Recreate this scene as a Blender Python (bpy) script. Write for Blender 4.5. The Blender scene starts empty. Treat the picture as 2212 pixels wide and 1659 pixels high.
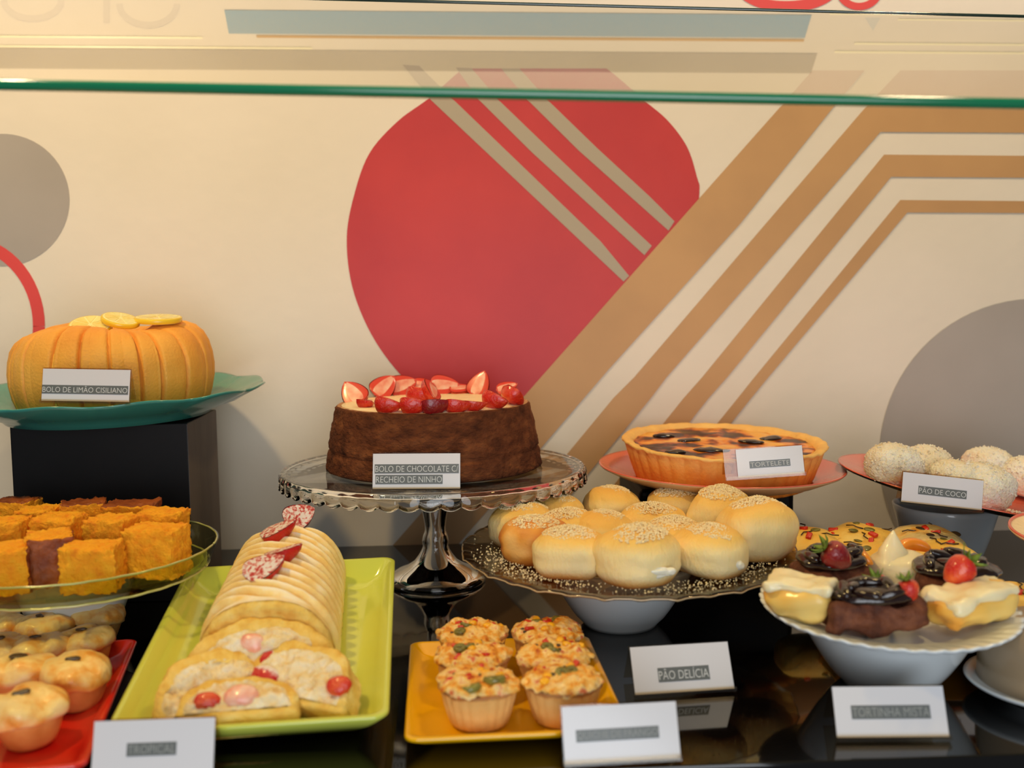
import bpy, math, random
from mathutils import Vector, Matrix, Euler, noise
R_ = math.radians
sc = bpy.context.scene
COL = sc.collection

# ---------------------------------------------------------------- camera
F, HC = 2250.0, 0.276
YAW, PITCH, ROLL = R_(2.8), math.atan((829.5-635)/2250.0), R_(-0.75)
CR = Matrix.Rotation(-YAW, 3, 'Z') @ Matrix.Rotation(math.pi/2-PITCH, 3, 'X') @ Matrix.Rotation(ROLL, 3, 'Z')
HEAD = Vector((math.sin(YAW), math.cos(YAW), 0))
CAM = Vector((0, 0, HC))
cd = bpy.data.cameras.new('camera'); cam = bpy.data.objects.new('camera', cd); COL.objects.link(cam)
cam.matrix_world = Matrix.Translation(CAM) @ CR.to_4x4()
cd.sensor_width = 36; cd.lens = F/2212*36; cd.clip_start = 0.01
cd.dof.use_dof = True; cd.dof.focus_distance = 0.90; cd.dof.aperture_fstop = cd.lens/7.0
sc.camera = cam

def ray(x, y): return CR @ Vector(((x-1106)/F, -(y-829.5)/F, -1))
def pz(x, y, z):
    v = ray(x, y); return CAM + v*((z-HC)/v.z)
def pd(x, y, d):
    v = ray(x, y); return CAM + v*(d/v.dot(HEAD))
def pw(x, y, Y):
    v = ray(x, y); return CAM + v*(Y/v.y)

# ---------------------------------------------------------------- view, world, lights
sc.view_settings.view_transform = 'Standard'; sc.view_settings.look = 'None'
sc.view_settings.gamma = 1; sc.view_settings.use_curve_mapping = False
sc.view_settings.exposure = 0.07
w = bpy.data.worlds.new('world'); sc.world = w; w.use_nodes = True
w.node_tree.nodes['Background'].inputs[0].default_value = (0.95, 0.97, 1.0, 1)
w.node_tree.nodes['Background'].inputs[1].default_value = 0.13

def lamp(name, loc, target, size, power, color, spread=180, shape='DISK'):
    l = bpy.data.lights.new(name, 'AREA'); l.shape = shape; l.size = size; l.energy = power; l.color = color
    l.spread = R_(spread)
    o = bpy.data.objects.new(name, l); COL.objects.link(o); o.location = loc
    o.rotation_euler = (Vector(target)-Vector(loc)).to_track_quat('-Z', 'Y').to_euler()
    return o
lamp('counter_lamp', (-0.60, 0.66, 1.15), (-0.12, 0.85, 0), 0.09, 8.2, (1.0, 0.76, 0.46))
lamp('counter_lamp', (0.62, 0.72, 1.25), (0.25, 0.90, 0), 0.10, 5.0, (1.0, 0.75, 0.44))
lamp('front_fill', (0.0, -0.9, 1.3), (0.0, 0.9, 0.1), 0.9, 4, (1.0, 0.95, 0.88))  # fill light added in front to brighten the display, not a known fitting
lamp('shop_window', (0.2, -1.5, 0.22), (0.1, 0.9, 0.08), 1.5, 24, (0.88, 0.94, 1.0))

# ---------------------------------------------------------------- materials
def lin(c):
    def g(v):
        v /= 255.0
        return v/12.92 if v <= 0.04045 else ((v+0.055)/1.055)**2.4
    return (g(c[0]), g(c[1]), g(c[2]), 1)
def ramp(nt, stops):
    r = nt.nodes.new('ShaderNodeValToRGB'); e = r.color_ramp.elements
    while len(e) < len(stops): e.new(0.5)
    for k, (p, c) in enumerate(stops): e[k].position = p; e[k].color = lin(c)
    return r
def M(name, base, rough=0.5, var=None, scale=40, detail=4, bump=0.0, bscale=None, coat=0, sss=0, metal=0,
      zr=None, zcol=None, zmix=1.0, spec=0.5, stretch=None, up=None, upcol=None, upnoise=200):
    m = bpy.data.materials.new(name); m.use_nodes = True; nt = m.node_tree; b = nt.nodes['Principled BSDF']
    b.inputs['Base Color'].default_value = lin(base); b.inputs['Roughness'].default_value = rough
    b.inputs['Metallic'].default_value = metal; b.inputs['Coat Weight'].default_value = coat
    b.inputs['Coat Roughness'].default_value = 0.12
    b.inputs['Specular IOR Level'].default_value = spec
    if sss:
        b.inputs['Subsurface Weight'].default_value = sss
        b.inputs['Subsurface Scale'].default_value = 0.006
        b.inputs['Subsurface Radius'].default_value = (1.0, 0.6, 0.3)
    tc = nt.nodes.new('ShaderNodeTexCoord'); L = nt.links.new
    co = tc.outputs['Object']
    if stretch:
        mp = nt.nodes.new('ShaderNodeMapping'); mp.inputs['Scale'].default_value = stretch
        L(co, mp.inputs['Vector']); co = mp.outputs['Vector']
    col = None
    if var:
        n = nt.nodes.new('ShaderNodeTexNoise'); n.inputs['Scale'].default_value = scale; n.inputs['Detail'].default_value = detail
        L(co, n.inputs['Vector']); r = ramp(nt, var); L(n.outputs['Fac'], r.inputs['Fac']); col = r.outputs['Color']
    if zcol:
        s = nt.nodes.new('ShaderNodeSeparateXYZ'); L(tc.outputs['Object'], s.inputs[0])
        mr = nt.nodes.new('ShaderNodeMapRange'); mr.inputs['From Min'].default_value = zr[0]; mr.inputs['From Max'].default_value = zr[1]
        n2 = nt.nodes.new('ShaderNodeTexNoise'); n2.inputs['Scale'].default_value = scale*0.7; L(tc.outputs['Object'], n2.inputs['Vector'])
        ma = nt.nodes.new('ShaderNodeMath'); ma.operation = 'MULTIPLY_ADD'; ma.inputs[1].default_value = (zr[1]-zr[0])*0.3; ma.inputs[2].default_value = -(zr[1]-zr[0])*0.15
        L(n2.outputs['Fac'], ma.inputs[0]); ad = nt.nodes.new('ShaderNodeMath'); ad.operation = 'ADD'
        L(s.outputs['Z'], ad.inputs[0]); L(ma.outputs[0], ad.inputs[1]); L(ad.outputs[0], mr.inputs['Value'])
        r2 = ramp(nt, zcol); L(mr.outputs['Result'], r2.inputs['Fac'])
        if col:
            mx = nt.nodes.new('ShaderNodeMix'); mx.data_type = 'RGBA'; mx.inputs['Factor'].default_value = zmix
            L(col, mx.inputs['A']); L(r2.outputs['Color'], mx.inputs['B']); col = mx.outputs['Result']
        else: col = r2.outputs['Color']
    if upcol:   # powder that has settled on top: object-space normal, broken by noise
        s = nt.nodes.new('ShaderNodeSeparateXYZ'); L(tc.outputs['Normal'], s.inputs[0])
        n3 = nt.nodes.new('ShaderNodeTexNoise'); n3.inputs['Scale'].default_value = upnoise; L(tc.outputs['Object'], n3.inputs['Vector'])
        ad = nt.nodes.new('ShaderNodeMath'); ad.operation = 'MULTIPLY_ADD'; ad.inputs[1].default_value = 0.9
        L(n3.outputs['Fac'], ad.inputs[0]); L(s.outputs['Z'], ad.inputs[2])
        mr = nt.nodes.new('ShaderNodeMapRange'); mr.inputs['From Min'].default_value = up[0]; mr.inputs['From Max'].default_value = up[1]
        L(ad.outputs[0], mr.inputs['Value'])
        mx = nt.nodes.new('ShaderNodeMix'); mx.data_type = 'RGBA'; L(mr.outputs['Result'], mx.inputs['Factor'])
        if col: L(col, mx.inputs['A'])
        else: mx.inputs['A'].default_value = lin(base)
        mx.inputs['B'].default_value = lin(upcol); col = mx.outputs['Result']
    if col: L(col, b.inputs['Base Color'])
    if bump:
        n = nt.nodes.new('ShaderNodeTexNoise'); n.inputs['Scale'].default_value = bscale or scale*4; n.inputs['Detail'].default_value = 6
        L(co, n.inputs['Vector']); bp = nt.nodes.new('ShaderNodeBump'); bp.inputs['Strength'].default_value = 1.0
        bp.inputs['Distance'].default_value = bump; L(n.outputs['Fac'], bp.inputs['Height']); L(bp.outputs['Normal'], b.inputs['Normal'])
    return m
def glass_mat(name, col, rough=0.0):
    m = bpy.data.materials.new(name); m.use_nodes = True; nt = m.node_tree; b = nt.nodes['Principled BSDF']
    b.inputs['Base Color'].default_value = lin(col); b.inputs['Roughness'].default_value = rough
    b.inputs['Transmission Weight'].default_value = 1; b.inputs['IOR'].default_value = 1.48
    return m
def sheet_mat(name, tint, gloss=1.0, ior=1.5, rough=0.02):
    """thin clear sheet: tinted see-through with a Fresnel reflection"""
    m = bpy.data.materials.new(name); m.use_nodes = True; nt = m.node_tree; nt.nodes.remove(nt.nodes['Principled BSDF'])
    out = nt.nodes['Material Output']; t = nt.nodes.new('ShaderNodeBsdfTransparent'); t.inputs[0].default_value = lin(tint)
    g = nt.nodes.new('ShaderNodeBsdfGlossy'); g.inputs['Roughness'].default_value = rough
    L = nt.links.new
    ge = nt.nodes.new('ShaderNodeNewGeometry'); vm = nt.nodes.new('ShaderNodeVectorMath'); vm.operation = 'DOT_PRODUCT'
    L(ge.outputs['Normal'], vm.inputs[0]); L(ge.outputs['Incoming'], vm.inputs[1])
    def mt(op, a, b=None):
        n = nt.nodes.new('ShaderNodeMath'); n.operation = op
        for k, q in enumerate((a, b)):
            if q is None: continue
            if isinstance(q, (int, float)): n.inputs[k].default_value = q
            else: L(q, n.inputs[k])
        return n.outputs[0]
    f0 = ((ior-1)/(ior+1))**2
    sch = mt('ADD', mt('MULTIPLY', mt('POWER', mt('SUBTRACT', 1.0, mt('ABSOLUTE', vm.outputs['Value'])), 5.0), 1-f0), f0)
    mu = nt.nodes.new('ShaderNodeMath'); mu.operation = 'MULTIPLY'; mu.inputs[1].default_value = gloss; mu.use_clamp = True
    mx = nt.nodes.new('ShaderNodeMixShader')
    L(sch, mu.inputs[0]); L(mu.outputs[0], mx.inputs[0]); L(t.outputs[0], mx.inputs[1]); L(g.outputs[0], mx.inputs[2]); L(mx.outputs[0], out.inputs[0])
    return m

WALLC = (232, 220, 200)
m_wall = M('wall_paint', WALLC, 0.75, var=[(0.3, (229, 217, 197)), (0.7, (235, 223, 204))], scale=6, bump=0.0004, bscale=60)
m_red = M('mural_red', (196, 45, 48), 0.5, var=[(0.3, (188, 40, 44)), (0.7, (204, 52, 50))], scale=7, bump=0.0003, bscale=50)
m_tan = M('mural_tan', (196, 150, 98), 0.55, var=[(0.3, (190, 145, 95)), (0.7, (203, 156, 102))], scale=9)
m_grey = M('mural_grey', (172, 162, 152), 0.6, var=[(0.3, (168, 158, 148)), (0.7, (177, 167, 157))], scale=8)
m_stripe = M('mural_stripe_grey', (176, 162, 140), 0.6)
m_lred = M('mural_bright_red', (225, 74, 70), 0.5)
m_pale = M('reflected_strip_yellow', (255, 246, 205), 0.4)  # imitates strip-light reflections, only on the bands mirrored in the pane
m_blue = M('mural_and_reflection_blue', (132, 166, 184), 0.6)  # mural triangle, and the band imitating a window reflection in the pane
m_black = M('black_glass_top', (9, 8, 8), 0.05, spec=0.62)
m_riser = M('black_riser_laminate', (9, 7, 7), 0.5, spec=0.22, var=[(0.3, (8, 6, 6)), (0.7, (13, 10, 10))], scale=30)
m_riser_side = M('worn_grey_riser_side', (92, 82, 74), 0.6, var=[(0.3, (70, 62, 56)), (0.55, (96, 86, 78)), (0.75, (112, 102, 92))], scale=18, stretch=(1, 1, 0.25), bump=0.0003)
m_teal = M('teal_glaze', (62, 142, 130), 0.16, coat=0.4)
m_green = M('lime_glaze', (206, 214, 88), 0.14, coat=0.4)
m_yell = M('yellow_glaze', (250, 186, 8), 0.14, coat=0.4)
m_ydish = M('amber_glaze', (240, 160, 14), 0.16, coat=0.4)
m_redp = M('red_glaze', (212, 38, 26), 0.18, coat=0.4)
m_coral = M('coral_glaze', (226, 108, 84), 0.18, coat=0.4)
m_under = M('beige_plate_underside', (212, 180, 140), 0.3)
m_blk = M('black_plate_underside', (16, 13, 14), 0.3)
m_white = M('white_porcelain', (226, 232, 234), 0.16, coat=0.3)
m_glass = glass_mat('clear_glass', (253, 253, 250))
m_glassg = None
m_glassw = None
m_glassg = sheet_mat('greenish_glass', (240, 244, 214), 0.9, 1.45)
m_glassw = sheet_mat('warm_smoked_glass', (236, 222, 198), 1.3, 1.5, 0.04)
m_edgeg = M('painted_edge_gleam_green', (186, 186, 118), 0.15, coat=0.8)  # light caught in the glass edge, painted as a pale colour
m_edgew = M('painted_edge_gleam_gold', (190, 168, 132), 0.12, coat=0.9)  # golden highlight of the glass rim, painted as colour
m_pane = sheet_mat('front_pane_glass', (224, 216, 178), 1.6)
m_paneedge = M('pane_cut_edge_green', (14, 120, 78), 0.12, coat=0.6)
m_pe2 = M('pane_cut_edge_dark', (30, 50, 38), 0.15, coat=0.6)
m_acr = sheet_mat('clear_acrylic', (244, 236, 222), 1.2, 1.49)
m_paper = M('white_card_paper', (218, 217, 220), 0.35, coat=0.7)
m_bar = M('grey_print', (96, 100, 98), 0.5, coat=0.5)
m_ink = M('pale_lettering', (206, 208, 206), 0.6)
m_inkd = M('dim_lettering', (150, 153, 148), 0.6)
# food
m_bundt = M('golden_cake_crust', (226, 148, 52), 0.62, var=[(0.25, (222, 138, 44)), (0.5, (242, 172, 66)), (0.75, (252, 196, 92))], scale=28, detail=8, bump=0.0006, bscale=420,
            zr=(0, 0.075), zcol=[(0.0, (224, 156, 44)), (0.3, (228, 148, 50)), (0.75, (246, 174, 66)), (1, (240, 160, 58))], zmix=0.55, sss=0.1)
m_bundtin = M('bundt_crumb', (246, 196, 78), 0.8, bump=0.001, bscale=300, sss=0.15)
m_lemon = M('lemon_pulp', (250, 226, 112), 0.3, var=[(0.35, (248, 216, 96)), (0.65, (252, 236, 150))], scale=90, coat=0.4, sss=0.3)
m_rind = M('lemon_rind', (248, 210, 48), 0.35, coat=0.2)
m_pith = M('lemon_pith', (252, 240, 178), 0.5)
m_choc = M('chocolate_sponge', (98, 50, 24), 0.85, var=[(0.25, (66, 30, 12)), (0.5, (100, 52, 26)), (0.75, (134, 78, 42))], scale=60, detail=10, bump=0.0035, bscale=190, stretch=(1, 1, 1.6), spec=0.25)
m_chocrim = M('pale_cake_top_edge', (170, 118, 78), 0.8, var=[(0.35, (150, 96, 62)), (0.65, (206, 164, 120))], scale=150, bump=0.001)
m_cream = M('cream_filling', (250, 222, 178), 0.55, var=[(0.3, (246, 214, 166)), (0.7, (252, 228, 188))], scale=60, bump=0.0005, sss=0.2)
m_skin = M('strawberry_skin', (206, 28, 22), 0.25, var=[(0.25, (190, 16, 14)), (0.5, (214, 38, 20)), (0.72, (238, 104, 48))], scale=80, bump=0.0012, bscale=420, coat=0.5, sss=0.15)
m_skind = M('dark_strawberry_skin', (140, 16, 26), 0.25, var=[(0.3, (118, 10, 20)), (0.7, (160, 22, 28))], scale=90, bump=0.0012, bscale=420, coat=0.5)
m_flesh = M('strawberry_flesh', (240, 150, 124), 0.35, var=[(0.3, (236, 130, 108)), (0.5, (246, 176, 150)), (0.7, (250, 212, 190))], scale=95, coat=0.4, sss=0.3)
m_fleshr = M('strawberry_flesh_rim', (224, 74, 56), 0.3, coat=0.4, sss=0.2)
m_skins = M('sugared_strawberry_skin', (198, 26, 24), 0.4, bump=0.001, bscale=420, up=(0.55, 0.95), upcol=(240, 226, 216), upnoise=420, coat=0.2)
m_fleshs = M('sugared_strawberry_flesh', (208, 60, 56), 0.5, var=[(0.40, (196, 48, 46)), (0.48, (230, 150, 138)), (0.56, (246, 232, 222))], scale=420, bump=0.001)
m_leaf = M('strawberry_leaf', (96, 138, 42), 0.5, var=[(0.3, (62, 100, 26)), (0.7, (142, 172, 66))], scale=120)
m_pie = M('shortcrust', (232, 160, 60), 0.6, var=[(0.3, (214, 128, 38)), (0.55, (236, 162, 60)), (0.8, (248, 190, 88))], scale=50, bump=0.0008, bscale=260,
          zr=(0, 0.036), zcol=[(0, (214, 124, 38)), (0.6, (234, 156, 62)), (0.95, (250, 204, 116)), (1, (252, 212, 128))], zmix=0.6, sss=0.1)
m_custard = M('baked_custard', (240, 160, 50), 0.34, var=[(0.40, (252, 186, 84)), (0.48, (238, 140, 42)), (0.53, (150, 64, 20)), (0.58, (60, 22, 12))], scale=30, detail=3, coat=0.15, spec=0.3, sss=0.1)
m_prune = M('dark_prune', (34, 18, 16), 0.2, coat=0.6)
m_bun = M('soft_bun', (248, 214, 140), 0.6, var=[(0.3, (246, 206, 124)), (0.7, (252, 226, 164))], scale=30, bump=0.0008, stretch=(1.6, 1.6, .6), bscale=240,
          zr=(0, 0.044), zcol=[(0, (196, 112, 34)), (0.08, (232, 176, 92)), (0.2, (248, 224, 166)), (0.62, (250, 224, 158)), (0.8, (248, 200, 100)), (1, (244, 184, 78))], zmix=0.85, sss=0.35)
m_bunb = M('browned_bun', (214, 130, 44), 0.5, var=[(0.35, (190, 92, 22)), (0.55, (232, 160, 66)), (0.75, (248, 208, 130))], scale=26, detail=2, bump=0.0005, bscale=240, sss=0.2)
m_bunc = M('bun_cream_filling', (246, 238, 212), 0.35, sss=0.3, coat=0.2)
m_crumb = M('cheese_crumbs', (252, 230, 176), 0.7, sss=0.2)
m_coco = M('coconut_coating', (254, 244, 220), 0.85, var=[(0.3, (252, 236, 204)), (0.7, (255, 250, 234))], scale=60, bump=0.003, bscale=420, sss=0.3)
m_corn = M('orange_cake_crumb', (250, 160, 6), 0.8, var=[(0.26, (232, 126, 4)), (0.40, (250, 160, 8)), (0.75, (255, 184, 26))], scale=110, detail=8, bump=0.0022, bscale=420, sss=0.2)
m_cornc = M('orange_cake_brown_crust', (140, 64, 14), 0.6, var=[(0.3, (112, 44, 12)), (0.7, (166, 84, 22))], scale=60, bump=0.0008)
m_past = M('savory_pastry', (244, 196, 106), 0.36, var=[(0.24, (206, 118, 34)), (0.38, (240, 174, 76)), (0.50, (250, 214, 134)), (0.8, (253, 230, 170))], scale=52, detail=3, bump=0.0012, bscale=160, coat=0.12, sss=0.2)
m_pcase = M('pastry_case', (226, 158, 72), 0.6, var=[(0.3, (206, 130, 50)), (0.7, (240, 184, 100))], scale=50, bump=0.0006, sss=0.1)
m_olive = M('green_olive', (122, 116, 42), 0.35, var=[(0.3, (96, 90, 30)), (0.7, (146, 138, 58))], scale=90, coat=0.3)
m_olived = M('dark_olive', (70, 52, 30), 0.4, coat=0.2)
m_tom = M('red_pepper', (214, 52, 26), 0.35, coat=0.4)
m_kern = M('yellow_kernel', (250, 182, 20), 0.4, coat=0.3)
m_qtop = M('quiche_topping', (244, 200, 124), 0.55, var=[(0.30, (196, 92, 26)), (0.40, (240, 158, 34)), (0.50, (246, 196, 104)), (0.60, (250, 214, 146)), (0.70, (226, 112, 64))], scale=130, detail=3, bump=0.0025, bscale=200, sss=0.2, coat=0.2)
m_qcase = M('quiche_crust', (232, 186, 110), 0.6, var=[(0.3, (214, 160, 84)), (0.7, (244, 204, 132))], scale=50, bump=0.0006,
            zr=(0, 0.03), zcol=[(0, (222, 176, 100)), (0.78, (240, 196, 120)), (0.86, (150, 68, 22)), (1, (120, 48, 16))], zmix=0.7, sss=0.1)
m_bread = M('soft_yellow_bread', (252, 208, 104), 0.5, var=[(0.3, (248, 190, 70)), (0.6, (252, 216, 120)), (0.8, (254, 230, 160))], scale=40, bump=0.0008, bscale=200, sss=0.2)
m_log = M('sponge_log_piping', (248, 218, 142), 0.6, var=[(0.3, (242, 202, 112)), (0.6, (250, 224, 152)), (0.8, (252, 234, 182))], scale=60, bump=0.0007, bscale=300, sss=0.25, up=(1.12, 1.5), upcol=(250, 238, 214), upnoise=60)
m_sponge = M('yellow_sponge', (240, 196, 96), 0.8, var=[(0.25, (222, 160, 58)), (0.5, (242, 200, 96)), (0.75, (250, 220, 134))], scale=90, detail=8, bump=0.0018, bscale=330, sss=0.2)
m_scream = M('sugared_cream_face', (248, 226, 176), 0.7, var=[(0.25, (232, 184, 104)), (0.45, (246, 218, 160)), (0.7, (252, 238, 208))], scale=110, detail=8, bump=0.003, bscale=260, sss=0.25)
m_flan = M('pale_flan', (248, 206, 112), 0.4, var=[(0.3, (232, 150, 46)), (0.45, (248, 196, 92)), (0.7, (250, 218, 132))], scale=26, detail=2, coat=0.3, sss=0.3)
m_icing = M('cream_icing', (250, 234, 190), 0.4, bump=0.0006, bscale=60, coat=0.3, sss=0.3)
m_brownie = M('brownie_cake', (92, 44, 24), 0.75, var=[(0.3, (60, 24, 12)), (0.5, (96, 48, 26)), (0.75, (140, 84, 54))], scale=70, detail=8, bump=0.003, bscale=170)
m_gan = M('dark_ganache', (34, 16, 12), 0.18, bump=0.0016, bscale=60, coat=0.6)
m_peach = M('peach_slice', (246, 150, 40), 0.3, coat=0.4, sss=0.3)
m_frost = sheet_mat('smoky_plastic', (214, 198, 176), 1.2, 1.45, 0.25)
m_frostb = M('smoky_plastic_body', (164, 142, 112), 0.35, coat=0.4)

# ---------------------------------------------------------------- mesh helpers
def mesh(name, v, f, mats, mi=None, smooth=True):
    me = bpy.data.meshes.new(name); me.from_pydata([tuple(p) for p in v], [], f)
    for m in (mats if isinstance(mats, (list, tuple)) else [mats]): me.materials.append(m)
    if mi: me.polygons.foreach_set('material_index', mi)
    if smooth: me.polygons.foreach_set('use_smooth', [True]*len(me.polygons))
    me.update(); return me
def obj(name, me, parent=None, loc=None, rot=None, mtx=None):
    o = bpy.data.objects.new(name, me); COL.objects.link(o)
    if parent: o.parent = parent
    if mtx is not None: o.matrix_local = mtx
    if loc is not None: o.location = loc
    if rot is not None: o.rotation_euler = rot
    return o
def tag(o, label, cat, group=None, kind=None):
    if label: o['label'] = label
    if cat: o['category'] = cat
    if group: o['group'] = group
    if kind: o['kind'] = kind
    return o
def thing(name, label, cat, loc=(0, 0, 0), rot=(0, 0, 0), group=None, mtx=None):
    o = obj(name, None)
    if mtx is not None: o.matrix_world = mtx
    else: o.location = loc; o.rotation_euler = rot
    o.empty_display_size = 0.01
    return tag(o, label, cat, group)
def dup(root, label, mtx=None, loc=None, rot=None, group=None):
    r = root.copy(); COL.objects.link(r)
    if mtx is not None: r.matrix_world = mtx
    if loc is not None: r.location = loc
    if rot is not None: r.rotation_euler = rot
    r['label'] = label
    if group: r['group'] = group
    for ch in list(root.children):
        c = ch.copy(); COL.objects.link(c); c.parent = r
        for g in list(ch.children):
            d = g.copy(); COL.objects.link(d); d.parent = c
    return r
def fr(loc, rot=(0, 0, 0), s=1.0):
    return Matrix.Translation(Vector(loc)) @ Euler(rot).to_matrix().to_4x4() @ Matrix.Scale(s, 4)

def lathe(prof, seg=64, rf=None, zf=None, close=True):
    """prof: list of (r,z); rf(theta,i,r)->r; returns verts, faces, ring index of each face"""
    v, f, ri = [], [], []
    rows = []
    for i, (r, z) in enumerate(prof):
        if r < 1e-7:
            rows.append([len(v)]); v.append(Vector((0, 0, z))); continue
        row = []
        for k in range(seg):
            t = 2*math.pi*k/seg; rr = rf(t, i, r) if rf else r; zz = zf(t, i, z) if zf else z
            row.append(len(v)); v.append(Vector((rr*math.cos(t), rr*math.sin(t), zz)))
        rows.append(row)
    for i in range(len(rows)-1):
        a, b = rows[i], rows[i+1]
        for k in range(seg):
            k2 = (k+1) % seg
            if len(a) == 1 and len(b) == 1: continue
            if len(a) == 1: f.append((a[0], b[k], b[k2])[::-1])
            elif len(b) == 1: f.append((a[k], a[k2], b[0]))
            else: f.append((a[k], a[k2], b[k2], b[k]))
            ri.append(i)
    return v, f, ri
def nz(p, s, seed=0): return noise.noise(Vector(p)*s + Vector((seed*7.3, seed*3.1, seed*5.7)))
def nf(p, s, seed=0, oct=3): return noise.fractal(Vector(p)*s + Vector((seed*7.3, seed*3.1, seed*5.7)), 1.0, 2.0, oct)

def rbox(sx, sy, sz, rad, n=10, disp=0, dscale=60, seed=0, base=True):
    """rounded box on z 0..sz; returns verts, faces, face side (0..5 = -x,+x,-y,+y,-z,+z)"""
    h = (sx/2, sy/2, sz/2); v, f, side, idx = [], [], [], {}
    def vid(p):
        k = tuple(round(c, 5) for c in p)
        if k in idx: return idx[k]
        q = [p[i]*h[i] for i in range(3)]
        rr = min(rad, min(h)*0.999)
        c = [max(-(h[i]-rr), min(h[i]-rr, q[i])) for i in range(3)]
        d = Vector([q[i]-c[i] for i in range(3)])
        if d.length > 1e-9: d = d.normalized()*rr
        P = Vector(c)+d
        if disp:
            nn = nf(P, dscale, seed)
            dn = d.normalized() if d.length > 1e-9 else Vector((0, 0, 1))
            P = P + dn*disp*nn
        if base: P.z += h[2]
        idx[k] = len(v); v.append(P); return idx[k]
    # non-linear grid so corners get points
    def g(i):
        t = -1+2*i/n
        return math.copysign(abs(math.sin(t*math.pi/2))**0.9, t) if abs(t) < 1 else t
    for ax in range(3):
        for sg in (-1, 1):
            a, b = (ax+1) % 3, (ax+2) % 3
            for i in range(n):
                for j in range(n):
                    q = []
                    for (u, w_) in ((i, j), (i+1, j), (i+1, j+1), (i, j+1)):
                        p = [0, 0, 0]; p[ax] = sg; p[a] = g(u); p[b] = g(w_); q.append(vid(p))
                    f.append(tuple(q) if sg > 0 else tuple(q[::-1])); side.append(ax*2+(1 if sg > 0 else 0))
    return v, f, side
def blob(rx, ry, rz, n=14, disp=0, dscale=60, seed=0, power=2.0, flat=None):
    v, f, s = rbox(2, 2, 2, 1, n, base=False)
    out = []
    for p in v:
        d = p.normalized()
        L = (abs(d.x)**power+abs(d.y)**power+abs(d.z)**power)**(-1/power)
        q = Vector((d.x*L*rx, d.y*L*ry, d.z*L*rz))
        if disp: q = q + d*disp*nf(q, dscale, seed)
        if flat is not None and q.z < flat: q.z = flat+(q.z-flat)*0.08
        out.append(q)
    return out, f
def box(x0, x1, y0, y1, z0, z1):
    v = [Vector((x, y, z)) for z in (z0, z1) for y in (y0, y1) for x in (x0, x1)]
    return v, [(0, 2, 3, 1), (4, 5, 7, 6), (0, 1, 5, 4), (2, 6, 7, 3), (0, 4, 6, 2), (1, 3, 7, 5)]
def join(parts):
    V, Fc = [], []
    for v, f in parts:
        o = len(V); V += list(v); Fc += [tuple(i+o for i in q) for q in f]
    return V, Fc
def xf(v, m): return [m @ Vector(p) for p in v]
def tube(path, r, seg=8):
    v, f = [], []
    n = len(path); path = [Vector(p) for p in path]
    for i, p in enumerate(path):
        d = (path[min(i+1, n-1)]-path[max(i-1, 0)]).normalized()
        a = d.cross(Vector((0, 0, 1)));  a = a.normalized() if a.length > 1e-4 else Vector((1, 0, 0))
        b = d.cross(a)
        rr = r[i] if isinstance(r, (list, tuple)) else r
        for k in range(seg):
            t = 2*math.pi*k/seg; v.append(p+a*rr*math.cos(t)+b*rr*math.sin(t))
    for i in range(n-1):
        for k in range(seg):
            k2 = (k+1) % seg; f.append((i*seg+k, i*seg+k2, (i+1)*seg+k2, (i+1)*seg+k))
    f.append(tuple(range(seg))[::-1]); f.append(tuple((n-1)*seg+k for k in range(seg)))
    return v, f
def bevel(o, wd=0.002, seg=3):
    m = o.modifiers.new('bevel', 'BEVEL'); m.width = wd; m.segments = seg; return o

def rrect(w_, l, r, n=8):
    pts = []
    for cx, cy, a0 in ((1, 1, 0), (-1, 1, 90), (-1, -1, 180), (1, -1, 270)):
        for k in range(n+1):
            a = R_(a0+90*k/n); pts.append((cx*(w_/2-r)+r*math.cos(a), cy*(l/2-r)+r*math.sin(a)))
    return pts
def platter(w_, l, h, inset, r=0.008, lip=0.004, th=0.004, warp=0.0):
    """rectangular dish, rim at z=h, floor at z=th"""
    rings = [(inset+lip, 0), (inset*0.55, h*0.42), (0.0, h-0.0025), (0.0, h-0.0006), (0.0012, h), (lip, h-0.0004), (inset*0.7, h*0.5), (inset+lip*1.6, th+0.0008), (inset+lip*3, th)]
    v, f = [], []; n = None
    for ins, z in rings:
        pts = rrect(w_-2*ins, l-2*ins, max(r-ins*0.3, 0.003)); n = len(pts)
        v += [Vector((x, y, z+warp*((2*x/w_)**2)*(z/h))) for x, y in pts]
    for i in range(len(rings)-1):
        for k in range(n):
            k2 = (k+1) % n; f.append((i*n+k, i*n+k2, (i+1)*n+k2, (i+1)*n+k))
    f.append(tuple((len(rings)-1)*n+k for k in range(n))); f.append(tuple(range(n))[::-1])
    return v, f
def on(o, *a, **k): return tag(o, *a, **k)

# ================================================================ SETTING
YW = 1.142
def wallpoly(pts, off): return [pw(x, y, YW-off) for x, y in pts]
def smooth_closed(pts, n=8):
    out = []; N = len(pts)
    for i in range(N):
        p0, p1, p2, p3 = pts[i-1], pts[i], pts[(i+1) % N], pts[(i+2) % N]
        for k in range(n):
            t = k/n
            out.append(tuple(0.5*((2*p1[a])+(-p0[a]+p2[a])*t+(2*p0[a]-5*p1[a]+4*p2[a]-p3[a])*t*t+(-p0[a]+3*p1[a]-3*p2[a]+p3[a])*t**3) for a in (0, 1)))
    return out
def stroke(pts, wd):
    L_, R2 = [], []
    n = len(pts)
    for i, p in enumerate(pts):
        a, b = pts[max(i-1, 0)], pts[min(i+1, n-1)]; dx, dy = b[0]-a[0], b[1]-a[1]; l = math.hypot(dx, dy) or 1
        ww = wd(i/(n-1)) if callable(wd) else wd
        L_.append((p[0]-dy/l*ww, p[1]+dx/l*ww)); R2.append((p[0]+dy/l*ww, p[1]-dx/l*ww))
    return [(L_[i], L_[i+1], R2[i+1], R2[i]) for i in range(n-1)]
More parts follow.
